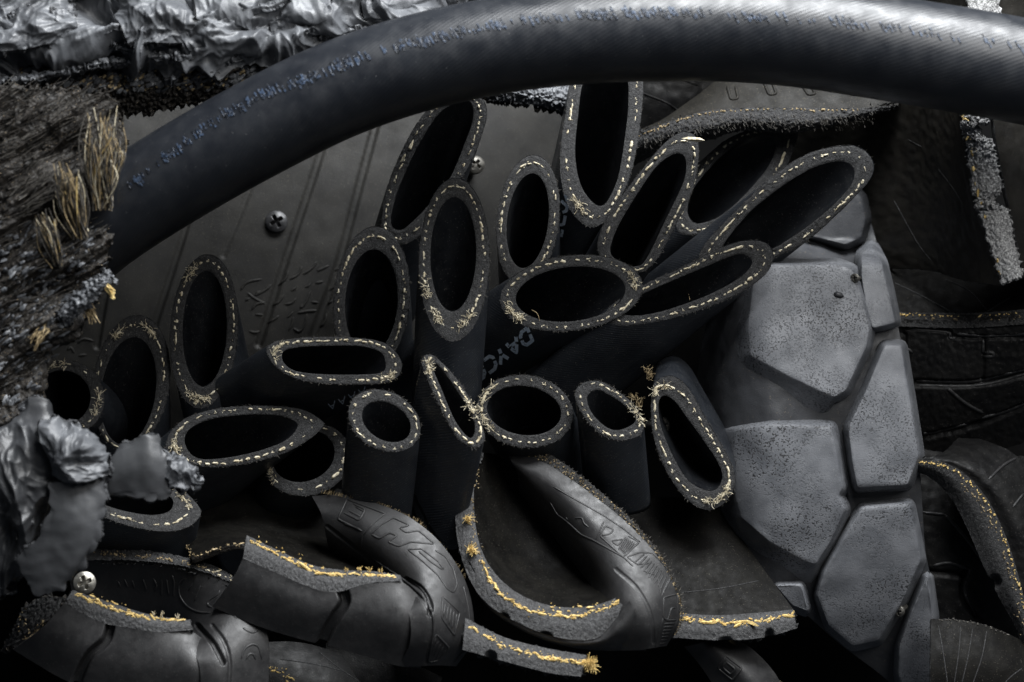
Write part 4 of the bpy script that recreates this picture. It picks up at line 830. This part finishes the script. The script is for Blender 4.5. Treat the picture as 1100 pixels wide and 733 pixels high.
for c in ([(-20, 92, 148), (40, 84, 148), (90, 72, 148), (139, 66, 142)], [(120, 48, 150), (170, 62, 152), (215, 58, 150), (300, 40, 135)], [(220, 75, 132), (270, 58, 130), (350, 40, 120), (440, 22, 105)], [(-10, 30, 150), (30, 12, 150), (70, -2, 145), (120, -15, 140)]):
    w_ = 7 + 3 * RNG.rand(); cc = np.array(c, float)
    sx = Surf([cc + [0, -w_ * .7, -8], cc + [0, -1, 4], cc + [0, w_ * .7, -8]], 24, 150, rough=4, rsc=.16, seed=RNG.rand() * 9)
    sheet(root, 'torn_strand', sx, 5, 'torn_rubber', 'cord_ply', jag=2.5)
CH = [([[(-12, 18, 150), (25, 14, 152), (60, 2, 148), (78, 4, 140)], [(-12, 36, 168), (28, 32, 170), (55, 24, 166), (80, 22, 156)], [(-12, 55, 164), (25, 52, 165), (56, 46, 162), (84, 50, 150)]], .4),
      ([[(128, 26, 148), (142, -6, 148), (175, -12, 148), (210, 2, 146)], [(134, 30, 160), (155, 18, 166), (182, 14, 166), (212, 20, 158)], [(142, 50, 156), (160, 44, 160), (185, 46, 160), (204, 44, 152)]], 1.2),
      ([[(205, -14, 140), (232, -12, 142), (262, -8, 138), (278, 18, 130)], [(212, 12, 156), (238, 8, 158), (262, 10, 152), (280, 26, 138)], [(214, 30, 150), (236, 28, 150), (258, 26, 146), (276, 32, 132)]], 2.3),
      ([[(286, 6, 130), (312, -4, 132), (335, -2, 128), (352, 2, 122)], [(288, 22, 142), (312, 16, 144), (338, 14, 138), (356, 14, 130)], [(292, 36, 134), (315, 32, 134), (338, 26, 130), (358, 24, 122)]], 3.3),
      ([[(385, -14, 112), (420, -14, 112), (455, -14, 108), (490, -16, 104)], [(388, 2, 122), (420, 2, 122), (456, 0, 116), (490, -4, 110)], [(392, 22, 112), (420, 20, 112), (452, 14, 108), (486, 6, 102)]], 4.1),
      ([[(52, 20, 160), (66, 12, 158), (82, 26, 152), (92, 40, 148)], [(52, 40, 164), (70, 38, 162), (84, 44, 156), (96, 52, 150)], [(54, 62, 156), (72, 60, 156), (86, 60, 150), (98, 62, 146)]], 5.2),
      ([[(196, 44, 152), (212, 34, 154), (228, 34, 150), (236, 42, 146)], [(198, 50, 158), (214, 44, 162), (228, 44, 158), (238, 48, 148)], [(202, 60, 150), (216, 58, 152), (228, 56, 150), (236, 54, 144)]], 6.2)]
for g_, sd_ in CH:
    sx = Surf(g_, 70, 110, rough=.5, rsc=.1, seed=sd_ * 7, ridged=(.02, 6.5, 1.2))
    sheet(root, 'torn_chunk', sx, 9, 'torn_rubber', 'torn_slab', jag=2.5)
# left flap of cord plies
root = thing('frayed_flap', 'frayed dark tyre flap of cord layers with tan fibre tufts on the left', 'tyre piece', (20, 470, 60))
s3 = Surf([[(-80, 90, 158), (-10, 95, 166), (50, 95, 166), (95, 100, 158), (130, 112, 143)],
           [(-80, 200, 168), (-10, 195, 178), (45, 190, 176), (90, 190, 166), (126, 195, 148)],
           [(-80, 300, 173), (-10, 300, 178), (40, 295, 176), (80, 290, 166), (112, 295, 153)],
           [(-80, 400, 178), (-10, 400, 178), (15, 395, 173), (45, 385, 163), (72, 370, 143)],
           [(-80, 500, 178), (-15, 500, 173), (5, 490, 163), (20, 470, 148), (34, 430, 133)]], 330, 190, seed=2, rough=3, rsc=.12,
          fn=lambda p: 8.5 * np.sin((p[..., 1] + p[..., 0] * .62) * .085 + 1.3 * np.sin(p[..., 0] * .05)) + 2.2 * np.sin((p[..., 1] + p[..., 0] * .6) * .31) + 1.2 * np.sin((p[..., 1] * .8 + p[..., 0] * .5) * .7))
sheet(root, 'cord_layer', s3, 10, 'cord_ply', 'cord_ply', jag=4)
L1, L2 = [], []
for _ in range(900):
    x, y = -5 + 130 * RNG.rand(), 95 + 330 * RNG.rand()
    if x > 112 - max(0, y - 240) * .5: continue
    p, n = s3.at(x, y); h = hair(p + n * 1.2 * U, wdir(.85, -.5, .05) + (RNG.rand(3) - .5) * .35, (10 + 18 * RNG.rand()) * min(1, .45 + (125 - x) / 80), .3, 6); (L1 if RNG.rand() < .72 else L2).append(h)
mk('ply_cords', *fibres_mesh(L1, .8), 'cord_ply', root, kind='stuff'); mk('ply_threads', *fibres_mesh(L2, .5), 'fibre_grey', root, kind='stuff')
def brush(name, m, base, tip, n, r, sp=10, curl=.25):
    L = []; b = np.array(base, float); t = np.array(tip, float)
    for _ in range(n):
        j = (RNG.rand(3) - .5); e = t + (j * .55 + (RNG.rand(3) - .5) * .8) * [sp * 2.4, sp * 2.6, sp * 1.5]; s_ = b + j * [sp * 1.2, sp * 1.3, sp * .4] + (RNG.rand(3) - .5) * 3
        m_ = (s_ + e) / 2 + RNG.randn(3) * sp * curl * .45; k = RNG.rand() * .35
        L.append(PA(cr([s_ + (e - s_) * 0, m_, e - (e - s_) * k], 9)))
    return mk(name, *fibres_mesh(L, r), m, root, kind='stuff')
for m_, n_, r_ in (('cord_brown', 44, .8), ('fibre_grey', 90, .75), ('cord_gold', 4, .8), ('cord_pale', 18, .7)):
    brush('fibre_tuft', m_, (110, 215, 178), (110, 132, 202), n_, r_, 18, .7)
    brush('fibre_tuft', m_, (86, 250, 180), (72, 184, 206), n_, r_, 13, .6)
    brush('fibre_tuft', m_, (62, 282, 180), (46, 232, 200), n_ // 2, r_, 9, .6)
brush('fibre_tuft', 'fibre_grey', (20, 215, 182), (75, 178, 196), 30, .6, 20, .7)
L = [PA(cr([(96 + 3 * RNG.rand(), 301 + 4 * RNG.rand(), 168), (108 + 4 * RNG.rand(), 302 + 5 * RNG.rand(), 182), (119 + 5 * RNG.rand(), 312 + 10 * RNG.rand(), 184)], 8)) for _ in range(36)]
mk('fibre_tuft', *fibres_mesh(L, .9), 'cord_gold', root, kind='stuff')
brush('fibre_tuft', 'cord_brown', (92, 325, 165), (99, 345, 168), 26, .9, 7); brush('fibre_tuft', 'cord_brown', (48, 350, 175), (36, 372, 178), 20, 1.0, 9)
it = []
for _ in range(420):
    x, y = -4 + 115 * RNG.rand(), 240 + 210 * RNG.rand()
    if x > 118 - max(0, y - 290) * .62: continue
    p, n = s3.at(x, y); it.append((p + n * U, wdir(.8, -.6, .2) + (RNG.rand(3) - .5), n, 5 + 9 * RNG.rand(), 2 + 3 * RNG.rand()))
mk('torn_crumbs', *chips_mesh(it[:330]), 'torn_rubber', root, smooth=False, kind='stuff'); mk('cord_ends', *chips_mesh(it[330:]), 'cord_brown', root, smooth=False, kind='stuff')
sz_ = Surf([[(60, 335, 173), (80, 318, 179), (98, 302, 183), (112, 292, 181)], [(66, 342, 181), (86, 326, 187), (104, 309, 189), (118, 298, 185)], [(70, 350, 171), (90, 335, 177), (108, 317, 181), (122, 304, 177)]], 30, 60, rough=4, rsc=.25)
sheet(root, 'torn_knob', sz_, 6, 'torn_rubber', 'torn_rubber', jag=2.5)

# torn grey slabs, lower left
GS = 'torn grey rubber slabs'
root = thing('torn_slab', 'flat grey torn rubber slab with a rough pale top hanging above the left curled offcut', 'tyre piece', (75, 635, 190), GS)
sa = Surf([[(56, 520, 205), (72, 516, 208), (88, 520, 208), (114, 512, 204)], [(52, 552, 210), (70, 552, 214), (90, 552, 213), (112, 548, 206)], [(38, 580, 205), (62, 585, 212), (86, 588, 211), (105, 580, 204)], [(24, 590, 200), (44, 610, 206), (70, 618, 206), (90, 606, 200)], [(18, 606, 196), (36, 634, 200), (58, 638, 200), (78, 622, 196)]], 110, 90, rough=1.2, rsc=.03, seed=3)
ragged(sa, 3.5, .1, 2); sheet(root, 'slab', sa, 16, 'torn_slab', 'torn_slab', jag=3)
sa2 = Surf([[(44, 452, 190), (66, 454, 196), (88, 462, 196), (112, 486, 190)], [(46, 474, 208), (66, 476, 214), (90, 484, 214), (116, 498, 206)], [(54, 512, 206), (72, 518, 210), (92, 516, 210), (116, 510, 205)]], 120, 120, rough=1, rsc=.08, seed=6, ridged=(.018, 7.5, 1))
sheet(root, 'torn_top', sa2, 14, 'torn_rubber', 'torn_slab', jag=2)
root = thing('torn_slab', 'smaller grey torn rubber slab covering the rim of the flat hose end', 'tyre piece', (155, 540, 175), GS)
sc_ = Surf([[(112, 500, 188), (124, 482, 190), (142, 474, 192), (160, 466, 192), (176, 476, 188)], [(110, 520, 192), (126, 508, 197), (144, 502, 199), (162, 498, 199), (182, 503, 190)], [(112, 538, 186), (128, 534, 190), (146, 534, 192), (164, 538, 190), (184, 532, 184)]], 110, 120, rough=1.0, rsc=.03, seed=12)
ragged(sc_, 3.5, .1, 5); sheet(root, 'slab', sc_, 12, 'torn_slab', 'torn_slab', jag=3)
sd = Surf([[(172, 488, 180), (188, 490, 184), (206, 502, 178)], [(174, 504, 186), (192, 506, 190), (210, 512, 182)], [(178, 520, 180), (194, 522, 184), (206, 524, 178)]], 60, 60, rough=1, rsc=.1, seed=15, ridged=(.05, 5, 1))
sheet(root, 'torn_knob', sd, 10, 'torn_rubber', 'torn_rubber', jag=2)
root = thing('torn_lump', 'crumpled dark grey rubber lump hanging below the frayed flap', 'tyre piece', (25, 640, 170), GS)
se_ = Surf([[(-70, 440, 160), (-10, 440, 165), (22, 436, 168), (40, 432, 165), (52, 462, 160)], [(-70, 500, 185), (-10, 500, 190), (24, 500, 192), (46, 500, 190), (60, 512, 180)], [(-70, 560, 185), (-10, 560, 190), (20, 560, 192), (38, 560, 190), (52, 560, 180)], [(-70, 640, 165), (-10, 645, 170), (8, 630, 175), (22, 615, 175), (34, 600, 170)]], 170, 120, rough=2, rsc=.04, seed=33, ridged=(.016, 10, .6))
sheet(root, 'lump', se_, 14, 'lump_rubber', 'torn_slab', jag=3)
